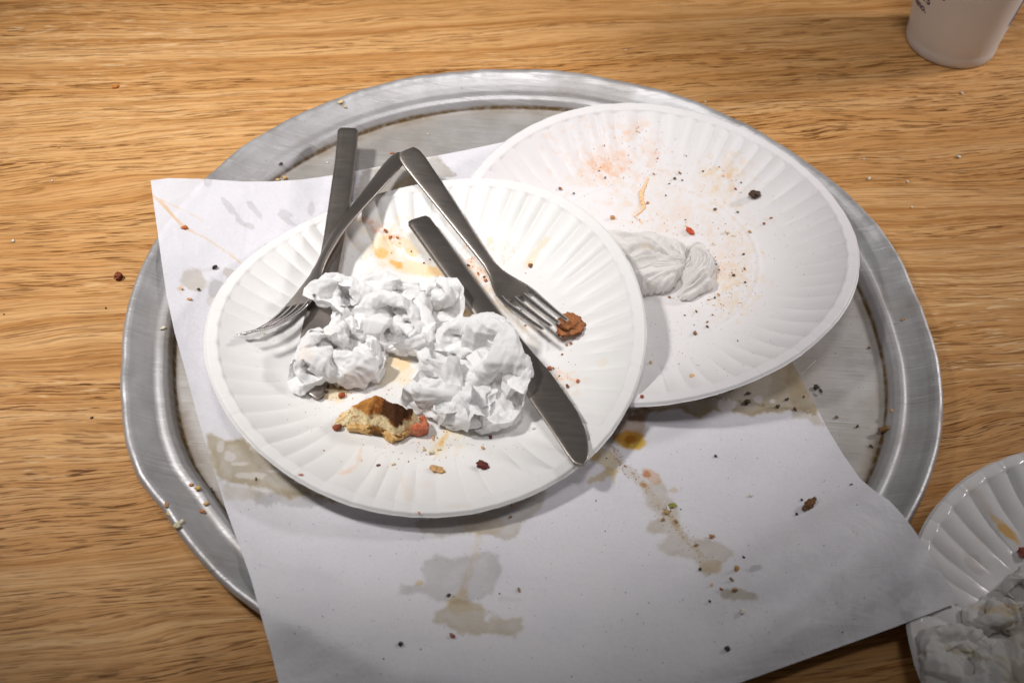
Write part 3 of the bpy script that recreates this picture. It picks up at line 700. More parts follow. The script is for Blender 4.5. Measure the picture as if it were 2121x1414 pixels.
# ---- knives: outline given as left/right picture points, laid on a straight tilted line
def make_knife(name, label, p0, z0, p1, z1, secs, stamp=False, serr=False):
    A = at(*p0, z0); B = at(*p1, z1)
    d = norm(B - A); side = norm(np.cross(d, [0, 0, 1])); up = np.cross(side, d)
    n = up / up[2] if False else up
    def onplane(px):
        r = ray(*px); t = ((A - CAM) @ n) / (r @ n); return CAM + t * r
    root = empty(name, tuple(A), label, 'knife')
    S = []
    for l, r, th in secs:
        L, Rr = onplane(l), onplane(r)
        sL, sR = (L - A) @ d, (Rr - A) @ d
        wL, wR = (L - A) @ side, (Rr - A) @ side
        S.append((.5 * (sL + sR), wL, wR, th))
    S.sort()
    S = np.array(S)
    # resample finely
    t = np.linspace(0, 1, 90) ** 1.0
    s = S[0, 0] + (S[-1, 0] - S[0, 0]) * t
    I = [np.interp(s, S[:, 0], S[:, k]) for k in (1, 2, 3)]
    for q in range(2):
        I = [np.convolve(np.pad(v, 2, mode='edge'), [.1, .2, .4, .2, .1], 'valid') for v in I]
    smax = s[-1]; tipl = .0035
    blade_start = S[int(np.argmin(np.abs(S[:, 3] - .0011))), 0]
    hs, bs = [], []
    for k in range(len(s)):
        wl, wr, th = I[0][k], I[1][k], I[2][k]
        c = A + d * s[k] + side * (.5 * (wl + wr)) + up * .0
        hw = .5 * (wr - wl)
        e = max(0, (s[k] - (smax - tipl)) / tipl)
        if e > 0: hw *= max(.05, math.sqrt(max(0, 1 - e ** 2.2)))
        e0 = max(0, 1 - (s[k] - s[0]) / .0022)
        if e0 > 0: hw *= .86 + .14 * math.sqrt(max(0, 1 - e0 ** 2)); th *= .75 + .25 * math.sqrt(max(0, 1 - e0 ** 2))
        sec = (c, side * hw, up * th)
        (hs if s[k] <= blade_start else bs).append(sec)
    bs = [hs[-1]] + bs
    note_cut(hs); note_cut(bs)
    loft(hs, 'handle', STEEL, root, 20, 3.0)
    bl = loft(bs, 'blade', STEEL, root, 20, 5.0)
    if serr:
        # fine teeth along the cutting edge
        V, Fq = [], []
        pts = [(c, wv) for c, wv, tv in bs[6:-14]]
        E = np.array([c - wv for c, wv in pts]) if np.dot(np.array(bs[10][1]), np.array(side)) > 0 else np.array([c + wv for c, wv in pts])
        dd = np.concatenate([[0], np.cumsum(np.linalg.norm(np.diff(E, axis=0), axis=1))])
        for q, u in enumerate(np.arange(.002, dd[-1] - .002, .0013)):
            P = np.array([np.interp(u, dd, E[:, k]) for k in range(3)])
            a0, a1, b = P - d * .00045 + side * .0003, P + d * .00045 + side * .0003, P - side * .00035
            k0 = len(V)
            for w in (a0, a1, b): V += [w + up * .0003, w - up * .0003]
            Fq += [(k0, k0 + 2, k0 + 4, k0 + 4), (k0 + 1, k0 + 5, k0 + 3, k0 + 3), (k0, k0 + 1, k0 + 5, k0 + 4), (k0 + 2, k0 + 3, k0 + 5, k0 + 4)]
        me = bpy.data.meshes.new('teeth'); me.from_pydata([tuple(v) for v in V], [], [tuple(dict.fromkeys(f)) for f in Fq]); me.materials.append(STEEL)
        o = bpy.data.objects.new('teeth', me); COL.objects.link(o); o.parent = bl
        o.matrix_parent_inverse = Matrix.Translation(-Vector(root.location)); o['kind'] = 'stuff'
    if stamp:
        cu = bpy.data.curves.new('stamp', 'FONT'); cu.body = '40'; cu.size = .0042; cu.align_x = 'CENTER'; cu.align_y = 'CENTER'; cu.extrude = .00006; cu.offset = -.00012
        cu.resolution_u = 3
        to = bpy.data.objects.new('stamp_tmp', cu); COL.objects.link(to)
        dg = bpy.context.evaluated_depsgraph_get(); me = bpy.data.meshes.new_from_object(to.evaluated_get(dg)); bpy.data.objects.remove(to, do_unlink=True)
        me.materials.clear(); me.materials.append(STEEL_BRIGHT)
        o = bpy.data.objects.new('stamp', me); COL.objects.link(o)
        c = onplane((669, 660)) + up * .00118
        ex = norm(-Rv - up * (np.dot(-Rv, up))); ey = np.cross(up, ex)
        o.parent = bl; o.matrix_parent_inverse = Matrix.Translation(-Vector(root.location))
        o.matrix_basis = Matrix(((ex[0], ey[0], up[0], c[0]), (ex[1], ey[1], up[1], c[1]), (ex[2], ey[2], up[2], c[2]), (0, 0, 0, 1)))
    return root
HT = .0021
make_knife('table_knife', 'steel table knife sticking out over the pan, under the napkin and a fork', (722, 275), .0185, (652, 826), .0068,
    [((699, 269), (743, 268), HT), ((694, 330), (738, 330), HT), ((681, 420), (727, 420), HT), ((668, 505), (715, 505), HT * .95), ((655, 570), (703, 566), HT * .8),
     ((640, 625), (695, 618), .0013), ((628, 670), (690, 655), .0011), ((618, 722), (683, 700), .0011), ((615, 770), (679, 750), .0011), ((622, 806), (676, 785), .0011),
     ((633, 822), (673, 806), .0011), ((648, 830), (670, 822), .0011)], stamp=True, serr=True)
make_knife('table_knife', 'steel table knife with its round tip over the plate edge, clear of forks', (866, 455), .0165, (1205, 968), .0212,
    [((843, 463), (887, 447), HT), ((880, 515), (925, 497), HT), ((925, 578), (970, 560), HT), ((975, 645), (1020, 627), HT), ((1010, 697), (1058, 676), HT * .8),
     ((1042, 742), (1092, 715), .0012), ((1072, 788), (1135, 765), .0011), ((1102, 835), (1172, 818), .0011), ((1130, 875), (1203, 863), .0011),
     ((1155, 912), (1219, 903), .0011), ((1178, 948), (1224, 938), .0011), ((1195, 969), (1216, 962), .0011)])

# ---- forks: the spine is read off on the upright plane through both ends
def make_fork(name, label, p0, z0, p1, z1, spine_px, lean, roll):
    A = at(*p0, z0); B = at(*p1, z1)
    d = norm(B - A); sd0 = norm(np.cross(d, [0, 0, 1])); u0 = np.cross(sd0, d)
    side0 = math.cos(lean) * sd0 - math.sin(lean) * u0; upv = math.cos(lean) * u0 + math.sin(lean) * sd0
    root = empty(name, tuple(A), label, 'fork')
    S = []
    for q in spine_px:
        r = ray(*q); t = ((A - CAM) @ side0) / (r @ side0); P = CAM + t * r
        S.append(((P - A) @ d, (P - A) @ upv))
    S = np.array(sorted(S))
    L = S[-1, 0]
    N = 110
    s = np.linspace(0, L, N); z = np.interp(s, S[:, 0], S[:, 1])
    for q in range(14): z[1:-1] = .25 * z[:-2] + .5 * z[1:-1] + .25 * z[2:]
    P = A[None] + d[None] * s[:, None] + upv[None] * z[:, None]
    dd = np.concatenate([[0], np.cumsum(np.linalg.norm(np.diff(P, axis=0), axis=1))]); tot = dd[-1]
    f = dd / tot
    W = np.interp(f, [0, .02, .06, .15, .35, .50, .58, .63, .68, .73, .78, 1], np.array([5.0, 6.9, 7.4, 6.9, 5.2, 3.9, 3.5, 4.6, 7.6, 9.9, 10.6, 9.4]) * 1e-3)
    H = np.interp(f, [0, .1, .5, .6, .7, .8, 1], np.array([1.0, 1.15, 1.35, 1.3, 1.0, .85, .7]) * 1e-3)
    Tn = np.gradient(P, axis=0); Tn /= np.linalg.norm(Tn, axis=1)[:, None]
    rl = np.interp(f, [0, 1], roll) if isinstance(roll, tuple) else np.full(N, roll)
    secs = []
    for k in range(N):
        up0 = norm(np.cross(side0, Tn[k])); ca, sa = math.cos(rl[k]), math.sin(rl[k])
        sd = ca * side0 + sa * up0; up = -sa * side0 + ca * up0
        secs.append((P[k], sd, up, W[k], H[k]))
    sl = .755                                   # slots begin
    body = [(c, sd * w, up * h) for (c, sd, up, w, h), ff in zip(secs, f) if ff < .62]
    head = [(c, sd * w, up * h) for (c, sd, up, w, h), ff in zip(secs, f) if .60 < ff < sl + .02]
    note_cut(body); note_cut(head)
    loft(body, 'handle', STEEL, root, 20, 2.8)
    hd = loft(head, 'head', STEEL, root, 20, 3.6)
    for q in range(4):
        o = (q - 1.5) / 1.5
        T = []
        for (c, sd, up, w, h), ff in zip(secs, f):
            if ff < sl - .01: continue
            e = (ff - sl) / (1 - sl)
            tw = np.interp(e, [0, .5, 1], [.0017, .00135, .0009])
            T.append((c + sd * (o * (w - .0017) * 1.0), sd * tw, up * h * np.interp(e, [0, 1], [1.0, .9])))
        loft(T, 'tine', STEEL_BRIGHT, hd and root, 12, 3.0)
    return root
make_fork('table_fork', 'steel fork leaning across the knife, tines over the fluted edge of the plate', (834, 318), .0190, (505, 690), .0215,
    [(834, 318), (805, 352), (770, 395), (735, 436), (700, 480), (672, 530), (652, 575), (630, 615), (604, 645), (575, 667), (540, 684), (505, 690)], .70, (.30, .0))
make_fork('table_fork', 'steel fork with tines beside the brown meat scrap, handle crossing the other fork', (842, 312), .0260, (1150, 672), .0240,
    [(842, 312), (862, 340), (900, 392), (940, 447), (985, 510), (1020, 557), (1045, 588), (1072, 612), (1097, 632), (1122, 652), (1150, 672)], 0.0, (-.05, .10))

# ================================================================== crumpled paper napkins (small cloth solver)
def star_target(n, poly, c):
    poly = np.array(poly, float); c = np.array(c, float)
    ang = np.arctan2(poly[:, 1] - c[1], poly[:, 0] - c[0]); rad = np.hypot(poly[:, 0] - c[0], poly[:, 1] - c[1])
    # boundary distance along each direction, by dense sampling of the outline
    P = resample(list(map(tuple, poly)) + [tuple(poly[0])], 900)
    a = np.arctan2(P[:, 1] - c[1], P[:, 0] - c[0]); r = np.hypot(P[:, 0] - c[0], P[:, 1] - c[1])
    bins = np.linspace(-np.pi, np.pi, 181); R = np.zeros(181)
    for i, b in enumerate(bins):
        d = np.abs((a - b + np.pi) % (2 * np.pi) - np.pi); R[i] = r[d < .03].max() if (d < .03).any() else r[np.argmin(d)]
    return lambda th: np.interp((th + np.pi) % (2 * np.pi) - np.pi, bins, R)
def crumple(n, poly, c, floor, size, hmax, seed, T=200, spin=0.0, mound=.3, fold=1.0, stiff=.06):
    """a sheet pushed together until it lies inside an outline: it can only give way by folding"""
    c = np.array(c, float)
    Rf = star_target(n, poly, c)
    u, v = np.meshgrid(np.linspace(-1, 1, n), np.linspace(-1, 1, n), indexing='ij')
    th = np.arctan2(v, u) + spin; rho = np.maximum(np.abs(u), np.abs(v))
    tgt = np.stack([c[0] + Rf(th) * rho * np.cos(th), c[1] + Rf(th) * rho * np.sin(th)], -1)
    h = size / (n - 1)
    X = np.zeros((n, n, 3)); X[..., :2] = c + (tgt - c) * 1.35
    gx, gy = u * fold + seed * 3.1, v * fold
    wob = np.stack([fbm(gx * 1.5, gy * 1.5, seed + 2, 2), fbm(gx * 1.5, gy * 1.5, seed + 5, 2)], -1)
    X[..., 2] = floor(X[..., 0], X[..., 1]) + .005 + hmax * .9 * np.abs(fbm(gx * 2 + wob[..., 0], gy * 2 + wob[..., 1], seed, 3, .55)) * 1.6
    tgt_n = tgt + .16 * size * wob * (1 - rho[..., None] ** 2)
    def con(a, b, L, ks, kc):
        d = b - a; l = np.sqrt((d * d).sum(-1)) + 1e-9
        e = (l - L); e = np.where(e > 0, e * ks, e * kc)
        m = d * (e / l * .5)[..., None]
        a += m; b -= m
    for it in range(T):
        f = it / T
        X[..., :2] += (.07 * (1 - f) + .008) * (tgt_n - X[..., :2])
        X[..., 2] -= .0003
        for _ in range(3):
            for s0 in (0, 1):
                con(X[s0:n - 1:2], X[s0 + 1:n:2][:len(range(s0, n - 1, 2))], h, .95, .95)
                con(X[:, s0:n - 1:2], X[:, s0 + 1:n:2][:, :len(range(s0, n - 1, 2))], h, .95, .95)
            con(X[:-1, :-1], X[1:, 1:], h * 1.414, .3, .3); con(X[1:, :-1], X[:-1, 1:], h * 1.414, .3, .3)
            con(X[:-2], X[2:], h * 2, 0, stiff); con(X[:, :-2], X[:, 2:], h * 2, 0, stiff)
            con(X[:-4], X[4:], h * 4, 0, stiff * .35); con(X[:, :-4], X[:, 4:], h * 4, 0, stiff * .35)
        d = X[..., :2] - c; r = np.hypot(d[..., 0], d[..., 1]); rb = Rf(np.arctan2(d[..., 1], d[..., 0])) * (1.03 + .25 * (1 - f))
        lim = rb * (1 - .10 * np.exp(-np.maximum(rb - r, 0) / (.08 * rb)))
        X[..., :2] = np.where((r > lim)[..., None], c + d * (lim / np.maximum(r, 1e-9))[..., None], X[..., :2])
        fl = floor(X[..., 0], X[..., 1]) if it % 5 == 0 or it > T - 4 else fl
        q = np.clip(r / np.maximum(rb, 1e-6), 0, 1)
        lo = fl + .0005 + hmax * mound * (1 - q ** 2) * sstep(0, .4, f)
        hi = fl + .004 + hmax * np.sqrt(np.clip(1 - q ** 3, 0, 1)) * (1.7 - .5 * f)
        X[..., 2] = np.where(X[..., 2] > hi, X[..., 2] + .3 * (hi - X[..., 2]), X[..., 2])
        X[..., 2] = np.maximum(X[..., 2], lo)
    return X
def upsample(X, soft):
    n, m, _ = X.shape
    Xs = X.copy()
    Xs[1:-1, 1:-1] = (1 - soft) * X[1:-1, 1:-1] + soft * .25 * (X[2:, 1:-1] + X[:-2, 1:-1] + X[1:-1, 2:] + X[1:-1, :-2])
    Y = np.zeros((2 * n - 1, 2 * m - 1, 3))
    Y[::2, ::2] = Xs
    Y[1::2, ::2] = .5 * (Xs[1:] + Xs[:-1]); Y[::2, 1::2] = .5 * (Xs[:, 1:] + Xs[:, :-1])
    # cross-folds: the shorter diagonal is the crease
    d1 = np.linalg.norm(Xs[1:, 1:] - Xs[:-1, :-1], axis=-1); d2 = np.linalg.norm(Xs[1:, :-1] - Xs[:-1, 1:], axis=-1)
    Y[1::2, 1::2] = np.where((d1 < d2)[..., None], .5 * (Xs[1:, 1:] + Xs[:-1, :-1]), .5 * (Xs[1:, :-1] + Xs[:-1, 1:]))
    return Y
def finish_sheet(X, seed, floor):
    """sharp large folds first, then smaller creases pushed in along the normals"""
    Y = upsample(upsample(upsample(X, .12), .18), .30)
    n, m, _ = Y.shape
    N = np.cross(np.gradient(Y, axis=0), np.gradient(Y, axis=1)); N /= np.linalg.norm(N, axis=-1)[..., None] + 1e-9
    for _ in range(3):
        N[1:-1, 1:-1] = (N[1:-1, 1:-1] + N[2:, 1:-1] + N[:-2, 1:-1] + N[1:-1, 2:] + N[1:-1, :-2]) / 5
    u, v = np.meshgrid(np.arange(n) / n, np.arange(m) / m, indexing='ij')
    w1, w2 = fbm(u * 5, v * 5, seed, 2) * .8, fbm(u * 5, v * 5, seed + 3, 2) * .8
    r1 = 1 - 2 * np.abs(vnoise(u * 17 + w1 * 3, v * 9 + w2 * 3, seed)); r2 = 1 - 2 * np.abs(vnoise(u * 14 + w2 * 4, v * 34 + w1 * 4, seed + 7)); r3 = 1 - 2 * np.abs(vnoise(u * 60 + w2 * 6, v * 26 + w1 * 6, seed + 9))
    Y = Y + N * (.00050 * np.maximum(r1, -.2) + .00060 * np.maximum(r2, -.3) + .00045 * np.maximum(r3, -.4))[..., None]
    Y[..., 2] = np.maximum(Y[..., 2], floor(Y[..., 0], Y[..., 1]) + .0002)
    return Y
def tissue_material(name, col, emboss=.17):
    T = NT(name)
    st = T.attr('stain').outputs['Color']
    f = T.noise(T.coord(), 900, 3, .6); g = T.noise(T.coord(), 160, 4, .65, .6)
    T.set(Base_Color=T.mix(1.0, col, st, 'MULTIPLY'), Roughness=.9)
    T.b.inputs['Specular IOR Level'].default_value = .12
    vo = T.n('TexVoronoi', feature='DISTANCE_TO_EDGE'); vo.inputs['Scale'].default_value = 150; vo.inputs['Randomness'].default_value = 1
    wp = T.n('TexNoise'); wp.inputs['Scale'].default_value = 60; T.l(T.coord(), wp.inputs['Vector'])
    T.l(T.mix(.02, T.coord(), wp.outputs['Color'], 'ADD'), vo.inputs['Vector'])
    cre = T.val(vo.outputs['Distance'], 0, .12, 0, 1)
    T.bump(T.math('ADD', T.math('ADD', T.math('MULTIPLY', f, .2), g), T.math('MULTIPLY', cre, .35)), emboss, .0014)
    # thin tissue lets some light through
    tr = T.n('BsdfTranslucent'); T.l(T.mix(1.0, col, st, 'MULTIPLY'), tr.inputs[0])
    ms = T.n('MixShader'); ms.inputs[0].default_value = .22
    T.l(T.b.outputs[0], ms.inputs[1]); T.l(tr.outputs[0], ms.inputs[2]); T.l(ms.outputs[0], T.out.inputs[0])
    return T.m
def napkin(name, label, pieces, floor, mat, painter, group=None):
    Vs, Fs, off = [], [], 0
    for kk, X in enumerate(pieces):
        X = finish_sheet(X, 100 + kk * 13 + len(name), floor)
        n, m, _ = X.shape
        Vs.append(X.reshape(-1, 3)); Fs.append(grid_faces(n, m) + off); off += n * m
    V = np.vstack(Vs); p = Paint(V, (1, 1, 1)); painter(p)
    o = mesh_np(name, V, np.vstack(Fs), mat, attrs={'stain': p.c})
    return tag(o, label, 'napkin', group)
def world_poly(px, surf, lift, grow=1.0):
    q = np.array([drop(x, y, surf, lift)[:2] for x, y in px]); c = q.mean(0)
    return [tuple(c + (v - c) * grow) for v in q]
def pleated(px, knot, hmax, freq, swirl, seed, puff):
    """a bunch of tissue gathered at a knot: pleats run out from it"""
    poly = world_poly(px, back_z, hmax * .45); K = drop(*knot, back_z, hmax * .6)
    q = np.array(poly); n = 170
    gx = np.linspace(q[:, 0].min() - .003, q[:, 0].max() + .003, n); gy = np.linspace(q[:, 1].min() - .003, q[:, 1].max() + .003, n)
    X, Y = np.meshgrid(gx, gy, indexing='ij')
    sd = sdpoly(X, Y, poly) + .0016 * fbm(X * 160, Y * 160, seed, 3)
    dx, dy = X - K[0], Y - K[1]; r = np.hypot(dx, dy); a = np.arctan2(dy, dx)
    a = np.where(a > np.pi / 2, a - 2 * np.pi, a) + swirl * r
    w = fbm(X * 70, Y * 70, seed + 2, 3)
    pl = 1 - 2 * np.abs(vnoise(a * freq / 6.28 + 1.1 * w, r * 38 + w, seed)); pl2 = 1 - 2 * np.abs(vnoise(a * freq / 2.4 + 1.5 * w, r * 90, seed + 5))
    edge = np.clip(-sd / .011, 0, 1); mound = np.sqrt(1 - (1 - edge) ** 2)
    big = fbm(X * 55 + w * .5, Y * 55, seed + 9, 2)
    Z = hmax * mound * (.80 + .34 * big) + mound * (.0016 * pl + .0007 * pl2) - .0022 * np.exp(-(r / .004) ** 2) * puff
    # one deep fold running into the knot
    fold = np.abs(a - a[n // 3, n // 2] - .35 * w); Z = Z - .0045 * mound * np.exp(-(fold / .10) ** 2) * sstep(.004, .014, r)
    keep = sd < 0
    idx = -np.ones((n, n), int); idx[keep] = np.arange(keep.sum())
    Fi = idx.ravel()[grid_faces(n, n)]; Fi = Fi[(Fi >= 0).all(1)]
    V = np.stack([X, Y, back_z(X, Y) + .0004 + np.maximum(Z, 0)], -1)[keep]
    return V, Fi
def make_napkins():
    ff = lambda x, y: np.maximum(front_z(x, y) + .0006, cut_z(x, y) + .0008)
    A = [(611, 572), (640, 563), (668, 572), (690, 570), (722, 558), (753, 542), (784, 548), (818, 554), (852, 576), (885, 583), (921, 571), (943, 595), (954, 618), (949, 664), (915, 690), (860, 700), (800, 690), (740, 668), (690, 628), (655, 613), (630, 600)]
    B = [(690, 620), (730, 590), (790, 640), (800, 690), (798, 752), (788, 770), (747, 790), (690, 784), (630, 796), (592, 806), (586, 792), (612, 735), (640, 704), (681, 686)]
    Cp = [(820, 680), (860, 660), (930, 668), (1008, 669), (1035, 671), (1060, 695), (1067, 738), (1094, 775), (1093, 803), (1077, 831), (1058, 859), (1011, 865), (960, 862), (902, 843), (862, 815), (824, 792), (860, 770), (880, 730)]
    lift = .014
    pa, pb, pc = (world_poly(q, front_z, l, g) for q, l, g in ((A, .018, 1.09), (B, .008, 1.05), (Cp, .014, 1.09)))
    cen = lambda px, l: tuple(drop(*px, front_z, l)[:2])
    Xa = crumple(26, pa, cen((810, 620), .014), ff, .158, .019, 4, spin=.4, mound=.15)
    Xb = crumple(24, pb, cen((708, 725), .010), ff, .130, .016, 12, spin=1.0, mound=.1)
    Xc = crumple(26, pc, cen((960, 765), .014), ff, .158, .021, 29, spin=.2, mound=.2)
    def paint(p):
        p.blob(631, 735, 16, 20, 20, (1, .93, .86), .7, .5, 14); p.blob(725, 772, 14, 6, 0, (1, .90, .80), .6, .5, 10); p.blob(855, 572, 10, 10, 0, (1, .92, .76), .6, .5, 9)
        p.blob(680, 690, 10, 6, 0, (1, .92, .82), .5, .5, 9); p.blob(905, 640, 20, 14, 0, (1, .95, .9), .5, .5, 12)
    napkin('crumpled_napkin', 'crumpled white paper napkin lying over a fork and knife on the plate', [Xa, Xb, Xc], ff, tissue_material('tissue', (.965, .958, .955)), paint)
    # twisted napkin on the other plate
    bf = lambda x, y: back_z(x, y) + .001
    D = [(1225, 480), (1270, 476), (1330, 478), (1372, 484), (1410, 494), (1428, 508), (1422, 550), (1400, 580), (1376, 596), (1330, 600), (1290, 598), (1250, 590), (1215, 540)]
    E2 = [(1412, 506), (1440, 498), (1462, 506), (1478, 524), (1481, 548), (1474, 570), (1482, 588), (1462, 600), (1430, 613), (1410, 615), (1405, 604), (1415, 580), (1408, 560), (1420, 530)]
    Xd = pleated(D, (1424, 540), .0165, 30, 0.0, 31, 1.0)
    Xe = pleated(E2, (1424, 516), .0105, 34, 70, 37, 1.2)
    def paint2(p):
        p.blob(1340, 510, 16, 8, 15, (.96, .90, .80), .7, .5, 9); p.blob(1345, 590, 10, 6, 0, (1, .93, .84), .6, .5, 8); p.c *= np.array([.99, .975, .96])
    V = np.vstack([Xd[0], Xe[0]]); p = Paint(V, (1, 1, 1)); paint2(p)
    o = mesh_np('twisted_napkin', V, np.vstack([Xd[1], Xe[1] + len(Xd[0])]), tissue_material('tissue_damp', (.86, .845, .83), .2), attrs={'stain': p.c})
    tag(o, 'twisted white paper napkin tucked beneath the edge of the upper plate', 'napkin')
    # folded napkin on the plate beside the pan
    tf = lambda x, y: third_z(x, y) + .001
    G = [(1918, 1272), (1945, 1266), (2000, 1270), (2060, 1285), (2121, 1290), (2180, 1290), (2230, 1340), (2200, 1430), (2120, 1460), (2020, 1450), (1950, 1430), (1930, 1380), (1922, 1330)]
    H = [(1990, 1246), (2040, 1222), (2060, 1205), (2090, 1195), (2121, 1150), (2180, 1130), (2230, 1200), (2220, 1290), (2120, 1300), (2040, 1282)]
    pg, ph = world_poly(G, third_z, .020), world_poly(H, third_z, .014)
    ct = lambda px, l: tuple(drop(*px, third_z, l)[:2])
    Xg = crumple(24, pg, ct((2060, 1360), .020), tf, .118, .030, 45, spin=.1, mound=.25)
    Xh = crumple(24, ph, ct((2120, 1225), .014), tf, .105, .026, 55, spin=.5, mound=.15)
    def paint3(p):
        p.blob(2080, 1262, 60, 12, 5, (1, .84, .60), .75, .6, 18); p.blob(2000, 1350, 40, 10, 10, (.86, .78, .56), .6, .6, 16); p.blob(2100, 1310, 40, 40, 0, (.96, .90, .74), .6, .6, 24)
        p.blob(2100, 1390, 50, 40, 0, (.95, .89, .72), .6, .6, 24)
    napkin('soiled_napkin', 'soiled white paper napkin crumpled on the shiny plate beside the pan', [Xg, Xh], tf, tissue_material('tissue_soiled', (.92, .905, .885)), paint3)
make_napkins()

# ================================================================== paper cup
def make_cup():
    c = drop(1949, 139, table_z); v = norm([c[0] - CAM[0], c[1] - CAM[1], 0]); rb, rt, hc = .0305, .0445, .118
    cx, cy = c[0] + v[0] * rb, c[1] + v[1] * rb
    root = empty('paper_cup', (cx, cy, 0), 'white paper cup with small dark blue lettering standing on the table', 'cup')
    T = NT('cup_card')
    sep = T.n('SeparateXYZ'); T.l(T.coord(), sep.inputs[0])
    T.set(Base_Color=T.mix(T.val(T.noise(T.coord(), 40, 3), .3, .7, 0, .3), (.90, .885, .875), (.875, .86, .85)), Roughness=.45)
    T.b.inputs['Specular IOR Level'].default_value = .35
    tr = T.n('BsdfTranslucent'); tr.inputs[0].default_value = (.88, .86, .84, 1)
    ms = T.n('MixShader'); ms.inputs[0].default_value = .28
    T.l(T.b.outputs[0], ms.inputs[1]); T.l(tr.outputs[0], ms.inputs[2]); T.l(ms.outputs[0], T.out.inputs[0])
    na = 160; th = np.linspace(0, 2 * np.pi, na, endpoint=False)
    prof = [(rb - .0035, .004), (rb - .0030, .0006), (rb - .0012, .0002), (rb - .0002, .0010), (rb + .0001, .0030), (rb + .00042, .0068), (rb + .00034, .0073)]
    prof += [(rb + (rt - rb) * t, .0074 + (hc - .0074) * t) for t in np.linspace(0.02, 1, 24)]
    prof = np.array(prof)
    V = np.stack([prof[:, 0][None] * np.cos(th)[:, None], prof[:, 0][None] * np.sin(th)[:, None], np.repeat(prof[:, 1][None], na, 0)], -1).reshape(-1, 3)
    mesh_np('cup_wall', V, grid_faces(na, len(prof), True), T.m, root)
    a = np.linspace(0, 2 * np.pi, 24, endpoint=False)          # rolled lip
    R0, r0 = rt, .0018
    V = np.stack([(R0 + r0 * np.cos(a))[None] * np.cos(th)[:, None], (R0 + r0 * np.cos(a))[None] * np.sin(th)[:, None], np.repeat((hc + r0 * np.sin(a))[None], na, 0)], -1)
    i = np.arange(na)[:, None]; j = np.arange(24)[None]
    Fq = np.stack([i * 24 + j, (i + 1) % na * 24 + j, (i + 1) % na * 24 + (j + 1) % 24, i * 24 + (j + 1) % 24], -1).reshape(-1, 4)
    mesh_np('lip', V.reshape(-1, 3), Fq, T.m, root)
    pr = np.array([(rb - .002, .012), (.0005, .012)])
    V = np.stack([pr[:, 0][None] * np.cos(th)[:, None], pr[:, 0][None] * np.sin(th)[:, None], np.repeat(pr[:, 1][None], na, 0)], -1).reshape(-1, 3)
    mesh_np('cup_bottom', V, grid_faces(na, 2, True), T.m, root)
    I = NT('blue_ink'); I.set(Base_Color=lin(48, 44, 92), Roughness=.5)
    def ray_cup(px):
        r = ray(*px)
        best = None
        for t in np.arange(.5, 1.4, .0005):
            P = CAM + t * r
            rr = math.hypot(P[0] - cx, P[1] - cy); R = rb + (rt - rb) * (P[2] - .0074) / (hc - .0074)
            if 0 < P[2] < hc and rr <= R: best = P; break
        if best is None: return -.5, .05
        return math.atan2(best[1] - cy, best[0] - cx), best[2]
    def wrap_text(body, size, px_end):
        ang, hz = ray_cup(px_end)
        cu = bpy.data.curves.new('t', 'FONT'); cu.body = body; cu.size = size * 1.25; cu.offset = .00022; cu.align_x = 'RIGHT'; cu.resolution_u = 4
        to = bpy.data.objects.new('t', cu); COL.objects.link(to)
        dg = bpy.context.evaluated_depsgraph_get(); me = bpy.data.meshes.new_from_object(to.evaluated_get(dg)); bpy.data.objects.remove(to, do_unlink=True)
        for vv in me.vertices:
            zz = hz + vv.co.y; R = rb + (rt - rb) * (zz - .0074) / (hc - .0074) + .00012
            q = ang + vv.co.x / R
            vv.co = (R * math.cos(q), R * math.sin(q), zz)
        me.materials.clear(); me.materials.append(I.m)
        o = bpy.data.objects.new('lettering', me); COL.objects.link(o); o.parent = root
    wrap_text('romano.', .0058, (1918, 28)); wrap_text('SPORTS', .0062, (1926, 12)); wrap_text('CE', .0068, (1957, 2))
    # blue printed stripe up the far right side
    ang, hz = ray_cup((2092, 20))
    a0 = np.linspace(ang + .34, ang + .8, 20); zz = np.linspace(.030, hc - .004, 30)
    RR = rb + (rt - rb) * (zz - .0074) / (hc - .0074) + .00012
    A2 = a0[:, None] + (zz[None] - hz) * 2.0
    V = np.stack([RR[None] * np.cos(A2), RR[None] * np.sin(A2), np.repeat(zz[None], 20, 0)], -1).reshape(-1, 3)
    J = NT('blue_print'); J.set(Base_Color=lin(70, 92, 150), Roughness=.5)
    mesh_np('printed_stripe', V, grid_faces(20, 30), J.m, root)
make_cup()

